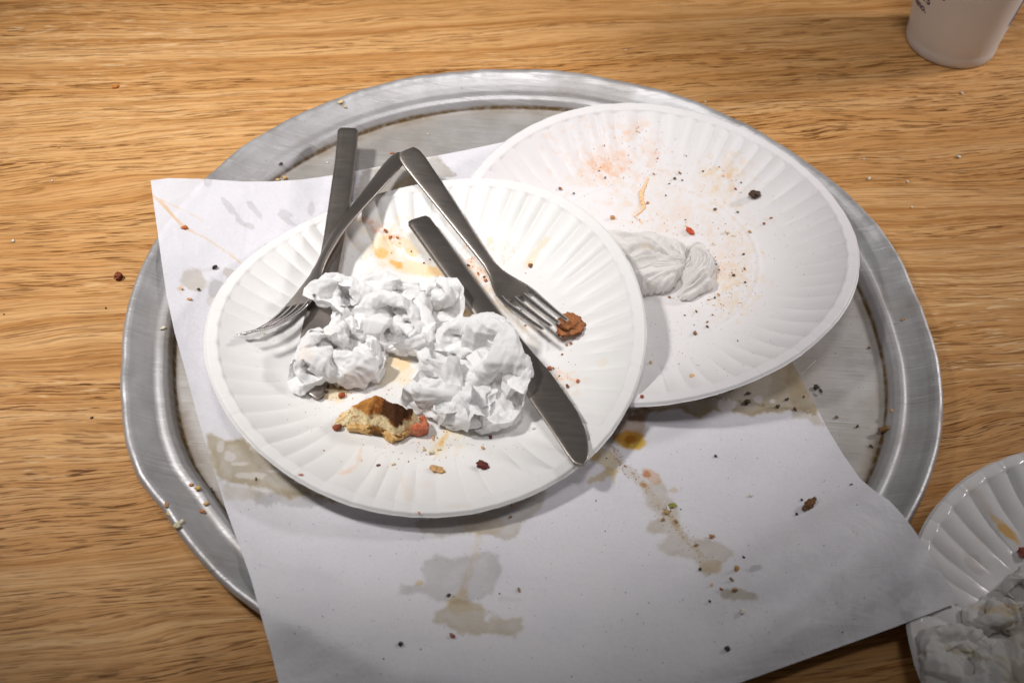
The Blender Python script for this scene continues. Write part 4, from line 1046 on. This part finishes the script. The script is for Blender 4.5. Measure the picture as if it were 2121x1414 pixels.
# ================================================================== the end of a toasted sandwich
def make_bread():
    base = [(680, 878), (700, 845), (739, 806), (765, 798), (791, 789), (803, 794), (812, 793), (824, 803), (868, 813), (876, 825), (884, 845), (890, 870), (884, 888), (861, 898), (845, 897), (829, 908), (814, 912), (800, 904), (788, 896), (770, 892), (759, 893), (740, 886), (718, 882), (700, 880)]
    # top ridge: height over the plate, by picture place
    top = [(680, 878, .003), (700, 862, .008), (739, 812, .013), (791, 795, .017), (812, 797, .021), (868, 818, .024), (878, 840, .024), (760, 850, .022), (800, 862, .026), (845, 865, .026), (720, 862, .013), (860, 850, .027), (820, 880, .022), (790, 873, .021), (760, 868, .017)]
    fl = lambda x, y: front_z(x, y) + .0004
    bw = np.array([drop(x, y, front_z, .002)[:2] for x, y in base[:]])
    # back edge stands high, so take the outline there at its own height
    hmap = {(739, 806): .012, (765, 798): .014, (791, 789): .016, (803, 794): .018, (812, 793): .020, (824, 803): .021, (868, 813): .022, (700, 845): .006, (876, 825): .022, (884, 845): .018, (890, 870): .010}
    bw = np.array([drop(x, y, front_z, hmap.get((x, y), .002))[:2] for x, y in base])
    poly = [tuple(p) for p in bw]
    tw = np.array([np.append(drop(x, y, front_z, h)[:2], h) for x, y, h in top])
    n = 190
    gx = np.linspace(bw[:, 0].min() - .002, bw[:, 0].max() + .002, n); gy = np.linspace(bw[:, 1].min() - .002, bw[:, 1].max() + .002, n)
    X, Y = np.meshgrid(gx, gy, indexing='ij')
    sd = sdpoly(X, Y, poly) + .0012 * fbm(X * 320, Y * 320, 3, 4, .6)
    w = 0; hsum = 0
    for tx, ty, h in tw:
        ww = 1 / ((X - tx) ** 2 + (Y - ty) ** 2 + 1e-6) ** 1.5; w = w + ww; hsum = hsum + ww * h
    Hh = hsum / w
    edge = sstep(0, .0120, -sd)
    q0 = pix(np.stack([X, Y, fl(X, Y) + Hh * edge ** .6], -1).reshape(-1, 3)); PX = q0[:, 0].reshape(n, n); PY = q0[:, 1].reshape(n, n)
    # torn lower side: rough crumb; crust: fine pimples
    rough = fbm(PX / 13, PY / 13, 9, 5, .62)
    pits = sstep(.15, .6, fbm(PX / 8, PY / 8, 17, 3, .6))
    crustp = [(676, 880), (700, 846), (739, 803), (791, 783), (814, 788), (870, 808), (868, 832), (856, 848), (852, 868), (838, 872), (822, 888), (806, 872), (790, 858), (762, 858), (744, 852), (730, 842), (715, 846), (696, 866)]
    dcr = sdpoly(PX, PY, crustp) + 9 * fbm(PX / 14, PY / 14, 21, 4, .62)
    crumb = sstep(-1.5, 2.5, dcr)
    Z = Hh * edge ** .6 + edge * (.0021 * rough * crumb + .0007 * rough * (1 - crumb)) - .0012 * pits * crumb * edge - .0016 * crumb * edge
    Z = Z + .0012 * (1 - sstep(0, 3.5, np.abs(dcr))) * edge
    V = np.stack([X, Y, fl(X, Y) + np.maximum(Z, 0)], -1)
    # colours
    PXY = pix(V.reshape(-1, 3)); PX = PXY[:, 0].reshape(n, n); PY = PXY[:, 1].reshape(n, n)
    c_gold = np.array(lin(205, 142, 70)); c_brown = np.array(lin(158, 92, 34)); c_char = np.array(lin(52, 34, 20)); c_crumb = np.array(lin(246, 226, 182)); c_peach = np.array(lin(238, 190, 120))
    nz = fbm(PX / 18, PY / 18, 31, 5, .62); nf = fbm(PX / 4.5, PY / 4.5, 35, 3, .65)
    col = np.tile(c_gold, (n, n, 1))
    k = np.clip(sstep(-.25, .45, nz + .9 * sstep(735, 792, PX) - .6), 0, 1)[..., None]; col = col * (1 - k) + c_brown * k
    k = (sstep(.1, .5, nf + .2 * nz) * .5)[..., None]; col = col * (1 - k) + np.array(lin(214, 158, 92)) * k
    charp = [(806, 792), (824, 803), (868, 812), (866, 830), (858, 842), (855, 862), (838, 870), (822, 885), (806, 868), (788, 858), (794, 838), (800, 818)]
    dch = sdpoly(PX, PY, charp) + 9 * fbm(PX / 13, PY / 13, 41, 4, .65)
    k = (1 - sstep(-3, 3, dch))[..., None]; col = col * (1 - k) + (c_char * (1 + .5 * nf[..., None])) * k
    k = ((1 - sstep(0, 16, dch)) * .5 * (1 - crumb))[..., None]; col = col * (1 - k) + np.array(lin(112, 64, 24)) * k
    ck = (crumb * sstep(-2, 2, dch))[..., None]
    cc = c_crumb * (1.05 - .2 * pits[..., None]); kk = sstep(.0, .5, nz)[..., None] * .5; cc = cc * (1 - kk) + c_peach * kk
    col = col * (1 - ck) + cc * ck
    holes = (sstep(.35, .6, fbm(PX / 8, PY / 8, 51, 3)) * crumb)[..., None] * .7
    col = col * (1 - holes) + np.array(lin(176, 120, 56)) * holes
    keep = (edge > .02)
    idx = -np.ones((n, n), int); idx[keep] = np.arange(keep.sum())
    Fq = grid_faces(n, n); flat = idx.ravel(); Fi = flat[Fq]; Fi = Fi[(Fi >= 0).all(1)]
    T = NT('toasted_bread')
    st = T.attr('stain').outputs['Color']
    nn = T.noise(T.coord(), 520, 5, .7); n2 = T.noise(T.coord(), 1300, 3, .7)
    st = T.mix(1.0, st, T.ramp(n2, [(.30, (.78, .74, .68)), (.5, (1.06, 1.05, 1.03)), (.72, (1.25, 1.24, 1.2))]), 'MULTIPLY')
    T.set(Base_Color=st, Roughness=.72)
    T.b.inputs['Specular IOR Level'].default_value = .3
    T.b.inputs['Subsurface Weight'].default_value = .08; T.b.inputs['Subsurface Radius'].default_value = (.002, .001, .0006); T.b.inputs['Subsurface Scale'].default_value = .6
    T.bump(T.math('ADD', nn, T.math('MULTIPLY', n2, .4)), .9, .0016)
    c0 = drop(800, 860, front_z)
    root = empty('bread_crust', tuple(c0), 'torn end of a toasted sandwich, charred on top with ham showing', 'bread')
    into(mesh_np('crust', V[keep], Fi, T.m, attrs={'stain': col[keep]}), root)
    # under layer of bread sticking out along the torn side
    def slab(name, px, z0, z1, colr, seed, jit=.0012, sss=True, attrname=None):
        P = resample(px + [px[0]], 141)[:-1]
        W0 = np.array([drop(a, b, front_z, .5 * (z0 + z1))[:2] for a, b in P]); c = W0.mean(0)
        rings = []
        for rr, zz in ((.0, z0), (.55, z0), (.92, z0), (1.0, z0 + .3 * (z1 - z0)), (1.0, z0 + .75 * (z1 - z0)), (.90, z1), (.55, z1), (.0, z1)):
            r = c + (W0 - c) * rr
            zf = front_z(r[:, 0], r[:, 1]) + zz
            Q = np.column_stack([r, zf])
            Q += jit * np.stack([fbm(Q[:, 0] * 420, Q[:, 1] * 420 + zz * 300, seed + t, 4, .7) for t in range(3)], -1) * (rr > 0)
            Q[:, 2] = np.maximum(Q[:, 2], front_z(Q[:, 0], Q[:, 1]) + .0003)
            rings.append(Q)
        V = np.stack(rings, 1).reshape(-1, 3)
        M = NT(name + '_food'); a = M.noise(M.coord(), 260, 5, .65); b = M.noise(M.coord(), 900, 3, .6)
        M.set(Base_Color=M.mix(M.val(b, .45, .7, 0, .5), M.ramp(a, [(.3, colr[0]), (.5, colr[1]), (.7, colr[2])]), colr[3]), Roughness=.5 if 'ham' in name else .75)
        M.bump(M.math('ADD', a, b), .9, .0016)
        o = mesh_np(name, V, grid_faces(140, 8, True), M.m); into(o, root); return o
    slab('lower_crust', [(716, 884), (735, 879), (770, 884), (800, 890), (830, 893), (852, 894), (838, 905), (826, 911), (813, 916), (803, 909), (792, 899), (776, 893), (757, 895), (738, 890), (720, 889)], .0005, .0040,
         [lin(206, 146, 76), lin(242, 198, 132), lin(246, 218, 168), lin(236, 182, 108)], 60)
    slab('ham', [(850, 895), (860, 877), (874, 864), (882, 868), (889, 884), (886, 892), (868, 897)], .0010, .0068,
         [lin(196, 78, 36), lin(218, 122, 84), lin(234, 166, 136), lin(204, 96, 48)], 70, .0004)
    slab('filling', [(755, 890), (775, 884), (800, 892), (832, 897), (838, 904), (830, 909), (815, 908), (795, 899), (770, 897)], .0003, .0042,
         [lin(88, 58, 20), lin(140, 92, 34), lin(176, 124, 50), lin(70, 52, 22)], 80)
make_bread()

# ================================================================== scraps and crumbs
_crumb_mats = {}
def food_mat(rgb):
    if rgb not in _crumb_mats:
        M = NT('crumb_%d_%d_%d' % rgb); c = lin(*rgb)
        a = M.noise(M.coord(), 700, 4, .65)
        M.set(Base_Color=M.ramp(a, [(.3, tuple(x * .55 for x in c)), (.5, c), (.7, tuple(min(1, x * 1.35) for x in c))]), Roughness=.6)
        M.bump(a, .6, .0008); _crumb_mats[rgb] = M.m
    return _crumb_mats[rgb]
def lump_mesh(seed, nu=18, nv=11, rough=.35, flat=.6):
    th = np.linspace(0, 2 * np.pi, nu, endpoint=False)[:, None]; ph = np.linspace(0.06, np.pi - .06, nv)[None]
    d = np.stack([np.cos(th) * np.sin(ph), np.sin(th) * np.sin(ph), np.cos(ph) + 0 * th], -1)
    r = 1 + rough * (fbm(d[..., 0] * 1.7 + d[..., 2], d[..., 1] * 1.7 + 3 * d[..., 2], seed, 4, .65) * 1.6)
    P = d * r[..., None]; P[..., 2] *= flat
    return P.reshape(-1, 3), grid_faces(nu, nv, True)
def scrap(name, label, cat, group, px, size, rgb, surf, seed, rot=0., asp=1.5, flat=.55, rough=.45, nu=18, nv=11):
    """px: centre in the picture, size: length in metres; it rests on the surface under it"""
    P, Fq = lump_mesh(seed, nu, nv, rough, flat)
    a = math.radians(rot); s = size / 2
    P = P * np.array([s, s / asp, s * 1.0 / max(asp, 1)])
    P = np.column_stack([P[:, 0] * math.cos(a) - P[:, 1] * math.sin(a), P[:, 0] * math.sin(a) + P[:, 1] * math.cos(a), P[:, 2]])
    c = drop(px[0], px[1], surf, .0002)
    zmin = P[:, 2].min(); P[:, 2] -= zmin * .9
    o = mesh_np(name, P, Fq, food_mat(rgb)); o.location = tuple(c)
    return tag(o, label, cat, group)
BRN, DK, RST, TAN, WHT, BLK = (150, 84, 34), (70, 42, 22), (160, 60, 24), (205, 150, 84), (232, 226, 208), (34, 28, 24)
scrap('meat_scrap', 'ragged brown scrap of cooked meat by the tips of a fork', 'meat', None, (1180, 680), .0135, (160, 98, 50), front_z, 5, 70, 1.15, .42, .55, 40, 22)
scrap('burnt_crumb', 'blackened bread crumb lying alone on the crumb-flecked plate', 'crumb', None, (1562, 407), .0072, (76, 50, 34), back_z, 8, 15, 1.5, .75, .5, 28, 16)
scrap('tomato_scrap', 'small wet orange-red scrap of tomato beside the twisted napkin', 'tomato', None, (1429, 481), .0062, (204, 78, 34), back_z, 9, -55, 1.9, .6, .3, 28, 16)
def strand(name, label, cat, px, widths, hz, rgb, surf, seed):
    P = resample(px, 36); t = np.linspace(0, 1, 36); wd = np.interp(t, np.linspace(0, 1, len(widths)), widths) * 1e-3
    W0 = np.array([drop(a, b, surf, .0002) for a, b in P])
    d = np.gradient(W0, axis=0); d /= np.linalg.norm(d, axis=1)[:, None]
    sd = np.cross(d, [0, 0, 1]); a = np.linspace(0, 2 * np.pi, 10, endpoint=False)
    w2 = wd * (1 + .35 * fbm(t * 9, t * 0, seed, 3))
    V = W0[:, None] + sd[:, None] * (np.cos(a)[None, :, None] * w2[:, None, None] * .5) + np.array([0, 0, 1])[None, None] * ((np.maximum(np.sin(a), -.2)[None] * hz * np.minimum(1, wd / .002)[:, None])[..., None])
    o = mesh_np(name, V.reshape(-1, 3), np.vstack([np.stack([np.arange(35)[:, None] * 10 + np.arange(10)[None], np.arange(35)[:, None] * 10 + (np.arange(10)[None] + 1) % 10, (np.arange(35)[:, None] + 1) * 10 + (np.arange(10)[None] + 1) % 10, (np.arange(35)[:, None] + 1) * 10 + np.arange(10)[None]], -1).reshape(-1, 4)]), food_mat(rgb))
    return tag(o, label, cat)
strand('cheese_strand', 'thin curved orange strand of melted cheese stuck on the crumb-flecked plate', 'cheese', [(1344, 369), (1337, 385), (1328, 400), (1330, 418), (1334, 430), (1326, 441), (1314, 448), (1322, 456), (1331, 461)], [.5, 1.2, 2.6, 3.4, 2.6, 1.6, .8, .5, .4], .0008, (240, 196, 150), back_z, 33)
strand('scratch_glint', 'thin pale curved strip, the modelled glint of a scratch on the pan floor by the paper', 'scratch glint', [(1656, 777), (1668, 768), (1678, 757), (1690, 746)], [.35, .35, .4, .45], .0003, (246, 244, 240), pan_z, 34)  # pale strip added in place of the highlight along a scratch
scrap('rolled_crumb', 'dark brown curled crumb casting a shadow on the greasy paper', 'crumb', None, (1675, 1047), .0085, (112, 74, 32), paper_z, 12, 50, 2.3, .9, .5, 28, 16)
scrap('tomato_scrap', 'pink scrap of food by the soiled napkin on the shiny plate', 'food', None, (2119, 1146), .0060, (176, 92, 70), third_z, 13, 0, 1.2, .7)
scrap('burnt_flake', 'thick brown flake stuck on the inner rim of the pan', 'crumb', None, (1832, 892), .0085, (128, 92, 46), pan_z, 15, 10, 2.6, .8, .5)
scrap('brown_flake', 'rust-brown flake lying on the wooden table beside the pan', 'crumb', None, (247, 575), .0050, (128, 58, 22), table_z, 16, 60, 1.2, .6, .6)
scrap('orange_flake', 'small orange flake lying alone on the wooden table', 'crumb', None, (239, 181), .0045, (196, 122, 40), table_z, 17, 50, 1.8, .4, .5)
scrap('red_flake', 'dark red pepper flake on the plate of cutlery, below the bread', 'crumb', None, (999, 966), .0058, (104, 36, 24), front_z, 18, -25, 1.5, .6, .7)
scrap('tan_flake', 'pale tan curled crust flake on the plate of cutlery', 'crumb', None, (905, 974), .0068, (214, 168, 112), front_z, 19, -20, 1.9, .5, .6)
scrap('bacon_bit', 'reddish brown bit lying by the pointed corner of the bread', 'crumb', None, (699, 888), .0048, (146, 72, 36), front_z, 20, 35, 1.4, .8, .4)
scrap('bacon_bit', 'reddish brown bit lying in the oil next to the knife tip', 'crumb', None, (708, 821), .0038, (168, 82, 34), front_z, 21, 10, 1.3, .8, .3)
scrap('herb_scrap', 'small green herb scrap on the oil trail on the paper', 'herb', None, (1393, 1047), .0038, (150, 150, 60), paper_z, 22, 10, 1.6, .4, .5)
scrap('black_crumb', 'tiny black burnt crumb on the paper beside the oil spots', 'crumb', None, (445, 555), .0030, BLK, paper_z, 23, 60, 1.4, .8, .4)
scrap('orange_flake', 'little orange crumb on the stringy orange streak of the paper', 'crumb', None, (383, 472), .0033, (206, 112, 50), paper_z, 24, 20, 1.5, .5, .5)

LANDMARKS = {
    'b': ('crumb-flecked plate', [('the twisted napkin', 1380, 545), ('the orange cheese strand', 1331, 405), ('the burnt crumb', 1562, 407), ('the tomato scrap', 1429, 481), ('the edge of the upper plate', 1300, 620), ('the edge of the upper plate', 1335, 740), ('the reddish sauce smear', 1255, 345), ('the lower flutes', 1640, 600), ('the pressed ring of the plate', 1590, 500), ('the pressed ring of the plate', 1500, 690)]),
    'f': ('plate of cutlery', [('the bread', 800, 860), ('the brown meat scrap', 1180, 680), ('the tines of a fork', 1120, 650), ('the knife with the free tip', 950, 580), ('the knife with the free tip', 1150, 850), ('the handle of a fork', 960, 470), ('the crumpled napkin', 860, 600), ('the dark red pepper flake', 999, 966), ('the pale tan flake', 905, 974), ('the fluted edge', 740, 1040), ('the hidden knife tip', 680, 815), ('the yellow oil pool', 800, 500)]),
    'p': ('wrapping paper', [('the long oil trail', 1430, 1120), ('the curled dark crumb', 1675, 1047), ('the wet brown band', 1560, 830), ('the middle grease stain', 950, 1200), ('the lower grease stain', 1000, 1300), ('the crescent oil spot', 1528, 1230), ('the round oil spots', 420, 585), ('the front plate edge', 1060, 1050), ('the yellow oil drop', 1303, 912)]),
    'n': ('pan', [('the thick brown flake', 1832, 892), ('the crossed handles', 800, 310), ('the corner of the paper', 560, 370), ('the dented rim', 360, 1070), ('the dirty crease', 420, 1020), ('the outer rim', 1870, 660), ('the outer rim', 705, 215), ('the wet brown band', 1690, 810)]),
    't': ('table', [('the paper cup', 1985, 170), ('the pan', 1820, 380), ('the pan', 1460, 200), ('the rust-brown flake', 247, 575), ('the orange flake', 239, 181), ('the arched grain', 90, 360), ('the pan', 230, 860)]),
}
def colour_word(rgb):
    r, g, b = rgb
    if max(rgb) < 72: return 'blackish' if r - b < 25 else 'dark brown'
    if min(rgb) > 170: return 'whitish'
    if r > 180 and g > 140: return 'pale tan'
    if r > 150 and g < r * .56: return 'rusty orange'
    if r > 95 and g < r * .52: return 'dark red'
    if abs(r - b) < 45: return 'greyish'
    return 'brown' if r < 160 else 'tan'
def crumbs(pts, key, group, surf, seed):
    where, marks = LANDMARKS[key]
    for i, (x, y, mm, rgb) in enumerate(pts):
        near = min(marks, key=lambda m: (m[1] - x) ** 2 + ((m[2] - y) * 1.3) ** 2)[0]
        size = 'tiny' if mm < 2.0 else ('small' if mm < 3.0 else 'larger')
        label = '%s %s crumb on the %s, by %s' % (size, colour_word(rgb), where, near)
        scrap('crumb', label, 'crumb', group, (x, y), mm * .76e-3, tuple(int(c + (255 - c) * .10) for c in rgb), surf, seed + i, (i * 67) % 180, 1.1 + (i % 4) * .3, .6, .55, 14, 9)
crumbs([(1160, 392, 2.8, BRN), (1188, 401, 2.2, (110, 104, 84)), (1408, 359, 3.0, (112, 96, 48)), (1386, 381, 2.0, DK), (1397, 371, 2.6, (104, 92, 76)), (1413, 374, 1.6, DK), (1456, 355, 2.0, (120, 60, 52)), (1379, 405, 2.0, DK),
        (1268, 452, 3.6, (200, 140, 76)), (1481, 434, 2.9, (98, 64, 30)), (1528, 440, 2.6, (84, 80, 70)), (1597, 452, 3.0, (176, 110, 66)), (1582, 464, 2.2, BRN), (1553, 481, 2.4, (178, 130, 84)), (1540, 527, 2.4, DK), (1542, 557, 2.4, BRN), (1519, 571, 2.2, DK),
        (1341, 421, 2.6, (198, 120, 50)), (1354, 361, 2.0, BRN), (1241, 354, 1.8, RST), (1253, 369, 1.6, DK), (1523, 392, 2.2, RST), (1535, 379, 1.8, DK), (1431, 616, 2.6, (112, 64, 26)), (1386, 616, 1.9, BRN), (1480, 617, 2.0, DK), (1488, 611, 2.6, (206, 150, 84)), (1468, 621, 2.2, (206, 164, 104)),
        (1439, 691, 2.8, (140, 98, 50)), (1465, 677, 2.4, (98, 74, 40)), (1465, 667, 2.0, BRN), (1528, 706, 1.9, (128, 96, 56)), (1433, 780, 3.4, (222, 184, 124)), (1329, 822, 2.8, RST), (1442, 645, 2.0, DK), (1418, 653, 1.6, DK), (1348, 751, 2.4, (208, 176, 124)), (1543, 585, 1.8, DK), (1476, 652, 1.8, (196, 140, 70)),
        (1421, 468, 2.6, (240, 216, 180)), (1505, 482, 3.0, (240, 228, 206)), (1520, 488, 2.6, (240, 226, 204)), (1478, 506, 2.4, (236, 214, 176)), (1482, 548, 2.0, BLK)],
       'b', 'crumbs on the crumb-flecked plate', back_z, 200)
crumbs([(798, 479, 2.8, (166, 84, 36)), (808, 492, 2.8, (176, 88, 34)), (823, 493, 2.6, (190, 96, 44)), (968, 509, 2.0, BRN), (1098, 551, 3.2, (138, 76, 30)), (970, 550, 2.2, (110, 50, 24)), (1003, 574, 2.2, DK), (990, 567, 2.8, (200, 110, 50)), (1005, 582, 2.6, (204, 110, 56)), (982, 579, 1.8, DK),
        (1078, 644, 2.0, DK), (1088, 674, 1.8, RST), (1182, 712, 2.2, BRN), (1173, 715, 1.8, TAN), (1164, 734, 1.7, RST), (1175, 801, 3.4, (110, 50, 26)), (1139, 764, 3.0, (190, 100, 60)), (1197, 790, 3.2, (190, 96, 60)), (1146, 763, 1.8, BRN),
        (783, 964, 3.0, (106, 42, 24)), (1016, 906, 2.4, (110, 40, 26)), (1000, 928, 2.4, TAN), (815, 962, 2.6, (228, 196, 140)), (897, 908, 3.2, (214, 164, 108)), (893, 937, 3.6, (240, 226, 196)), (878, 932, 2.6, (232, 206, 150)), (747, 952, 2.6, (240, 222, 196)), (910, 931, 2.4, (234, 214, 160)), (1105, 887, 2.2, (240, 236, 226)),
        (720, 873, 1.8, DK), (807, 913, 2.0, DK), (680, 801, 3.2, (132, 68, 28)), (705, 801, 3.6, (128, 90, 30)), (677, 812, 2.8, (120, 80, 30)), (868, 1062, 2.0, (214, 120, 60)), (623, 983, 2.4, (206, 104, 60)), (713, 636, 2.6, (170, 80, 36)), (606, 777, 1.6, TAN), (547, 692, 1.8, (220, 196, 150)), (1024, 812, 0.9, DK), (852, 521, 1.2, DK), (878, 545, 1.4, DK), (890, 538, 1.6, RST)],
       'f', 'crumbs on the plate of cutlery', front_z, 400)
crumbs([(1474, 1111, 3.0, (178, 122, 70)), (1525, 1178, 4.2, (176, 128, 70)), (1515, 1200, 3.0, (120, 84, 42)), (1521, 1222, 3.6, (140, 94, 44)), (1537, 1267, 3.2, WHT), (1494, 1220, 2.2, BRN), (1474, 1211, 2.2, (220, 176, 116)), (1384, 1054, 4.0, WHT), (1380, 1062, 3.0, (178, 140, 70)), (1373, 1076, 2.6, (150, 116, 56)), (1400, 1080, 3.0, (160, 122, 60)), (1442, 1129, 3.0, (150, 116, 60)),
        (829, 1334, 2.8, BLK), (937, 1317, 3.4, (150, 74, 50)), (929, 1233, 3.0, (62, 50, 30)), (1075, 1221, 3.0, (150, 112, 70)), (1506, 1344, 3.0, BLK), (1450, 1179, 2.2, BLK), (1470, 1245, 2.0, BLK), (1763, 1003, 1.9, BLK), (1650, 1065, 1.8, BLK), (1540, 1154, 2.0, BLK), (1057, 1071, 2.2, (130, 84, 40)), (1060, 1047, 2.6, (196, 132, 70)), (1482, 945, 2.0, BLK), (1555, 1026, 2.6, WHT),
        (1700, 810, 3.4, (70, 56, 34)), (1551, 815, 3.6, (60, 52, 30)), (1466, 821, 3.6, (70, 56, 30)), (1513, 806, 3.6, (80, 62, 36)), (1630, 827, 3.0, (64, 52, 32)), (1665, 822, 1.9, DK), (1548, 833, 4.0, (76, 60, 30)), (1611, 842, 3.0, (80, 62, 32)), (1647, 848, 3.0, (80, 62, 32)),
        (393, 620, 3.4, (214, 150, 90)), (412, 600, 2.2, DK), (375, 598, 2.8, (230, 190, 140)), (479, 576, 2.2, BRN), (530, 992, 2.6, (110, 86, 46)), (1660, 1035, 1.6, BLK), (1683, 1050, 1.4, DK)],
       'p', 'crumbs on the wrapping paper', paper_z, 600)
crumbs([(1690, 803, 4.2, (60, 52, 40)), (1776, 883, 2.4, BLK), (1804, 924, 2.8, BLK), (1869, 663, 3.6, (170, 120, 56)), (1846, 851, 2.4, (196, 150, 100)), (1801, 720, 2.2, (150, 108, 50)), (338, 680, 4.0, (226, 216, 184)), (345, 1046, 4.6, (186, 120, 56)), (368, 1090, 4.6, (226, 214, 180)), (376, 1082, 3.2, (220, 206, 172)), (348, 1064, 3.4, (222, 200, 150)),
        (396, 1004, 3.2, (190, 110, 40)), (411, 1012, 3.6, (206, 166, 80)), (420, 1060, 3.4, (180, 110, 50)), (427, 1043, 4.0, (206, 160, 100)), (438, 1016, 3.6, (52, 40, 24)), (582, 341, 3.0, BLK), (707, 213, 4.6, (220, 196, 140)), (715, 222, 3.2, (210, 176, 120)), (812, 318, 3.2, (180, 96, 40)), (678, 338, 1.8, WHT), (590, 370, 4.4, (196, 150, 84)), (575, 373, 3.4, (206, 170, 110)), (1829, 760, 2.0, (130, 96, 46)), (1732, 864, 2.4, (120, 88, 44)), (886, 278, 1.6, WHT)],
       'n', 'crumbs on the pan', pan_z, 800)
crumbs([(1985, 326, 3.2, WHT), (1800, 371, 3.4, WHT), (1880, 377, 2.6, WHT), (1789, 330, 2.0, WHT), (1992, 194, 2.4, WHT), (1461, 212, 1.8, WHT), (190, 865, 2.2, BLK), (219, 638, 1.8, DK), (27, 500, 2.4, WHT), (108, 375, 2.0, WHT), (121, 305, 2.2, (206, 130, 60)), (8, 651, 1.6, BLK), (1888, 430, 1.8, WHT), (238, 266, 1.4, WHT), (1296, 104, 1.6, WHT)],
       't', 'crumbs on the table', table_z, 1000)

def specks(name, n, surf, region_px, surfname, seed, pal, mm=(.35, .9), mask=None):
    """fine grit nobody could count"""
    rs = np.random.RandomState(seed)
    V, Fq, C = [], [], []
    tet = np.array([(1, 0, -.4), (-.5, .87, -.4), (-.5, -.87, -.4), (0, 0, .9)]); tf = np.array([(0, 1, 3), (1, 2, 3), (2, 0, 3), (0, 2, 1)])
    k = 0
    while k < n:
        x, y = region_px(rs)
        if mask and not mask(x, y): continue
        s = rs.uniform(*mm) * 1e-3 * .5 * (1 + .8 * (rs.rand() < .08)); a = rs.rand() * 6.28
        P = tet * np.array([s, s * rs.uniform(.5, 1), s * .7])
        P = np.column_stack([P[:, 0] * math.cos(a) - P[:, 1] * math.sin(a), P[:, 0] * math.sin(a) + P[:, 1] * math.cos(a), P[:, 2] + s * .3])
        V.append(P); Fq.append(tf + 4 * k); C.append((x, y)); k += 1
    c = drop_many(np.array(C), surf)
    V = np.concatenate([p + q[None] for p, q in zip(V, c)])
    cols = np.array([lin(*pal[rs.randint(len(pal))]) for _ in range(n)]); cols = np.repeat(cols, 4, 0)
    M = NT('specks_' + surfname); M.set(Base_Color=M.attr('stain').outputs['Color'], Roughness=.7)
    o = mesh_np(name, V, np.concatenate(Fq), M.m, smooth=False, attrs={'stain': cols})
    return tag(o, 'fine dark specks of food strewn over the ' + surfname, 'specks', kind='stuff')
PALD = [DK, BRN, (150, 110, 70), (190, 150, 100), (200, 120, 60), (206, 160, 96), (190, 90, 44), (225, 205, 170)]
def ell(cx, cy, rx, ry, pw=.6):
    def f(rs):
        a = rs.rand() * 6.283; r = rs.rand() ** pw; return cx + rx * r * math.cos(a), cy + ry * r * math.sin(a)
    return f
def onfront(x, y):
    return ((x - 882) / 452) ** 2 + ((y - 718) / 350) ** 2 < .98
specks('food_specks', 620, back_z, ell(1440, 560, 300, 240, .8), 'crumb-flecked plate', 3, PALD, (.3, .8), lambda x, y: not onfront(x, y) and y < 800 and x < 1740)
specks('food_specks', 430, front_z, ell(860, 740, 340, 260, .6), 'plate of cutlery', 4, PALD, (.3, .8))
specks('food_specks', 300, back_z, lambda rs: (lambda c: (c[0] + rs.randn() * c[2], c[1] + rs.randn() * c[3]))([(1262, 345, 40, 20), (1515, 580, 26, 40), (1500, 365, 30, 28), (1345, 320, 20, 30), (1490, 625, 30, 14), (1400, 470, 60, 14), (1300, 270, 24, 16)][rs.randint(7)]), 'sauce smears of the crumb-flecked plate', 8, [(205, 120, 60), (220, 160, 96), BRN, (236, 206, 160), (190, 84, 40)], (.4, 1.1), lambda x, y: not onfront(x, y))
specks('food_specks', 260, front_z, lambda rs: (lambda c: (c[0] + rs.randn() * c[2], c[1] + rs.randn() * c[3]))([(985, 560, 16, 40), (800, 490, 26, 16), (920, 915, 30, 22), (1040, 650, 30, 26), (1160, 785, 26, 12), (700, 815, 22, 14), (840, 930, 60, 14)][rs.randint(7)]), 'sauce smears of the plate of cutlery', 9, [(205, 110, 50), (225, 165, 90), BRN, (240, 225, 190), (180, 74, 36)], (.4, 1.1))
specks('food_specks', 420, paper_z, lambda rs: (rs.uniform(480, 1800), rs.uniform(900, 1414)), 'wrapping paper', 5, [BLK, DK, (90, 74, 50), (140, 120, 90)], (.3, .8), lambda x, y: not onfront(x, y) and inpoly(np.array([x]), np.array([y]), PAPER_L + PAPER_B + PAPER_R[::-1] + PAPER_T[::-1])[0])
specks('food_specks', 160, paper_z, lambda rs: (lambda t: (1270 + 190 * t + rs.randn() * 9, 930 + 235 * t + rs.randn() * 9))(rs.rand()), 'oil trail on the paper', 6, [BRN, (170, 110, 40), (120, 90, 40)], (.4, .9))
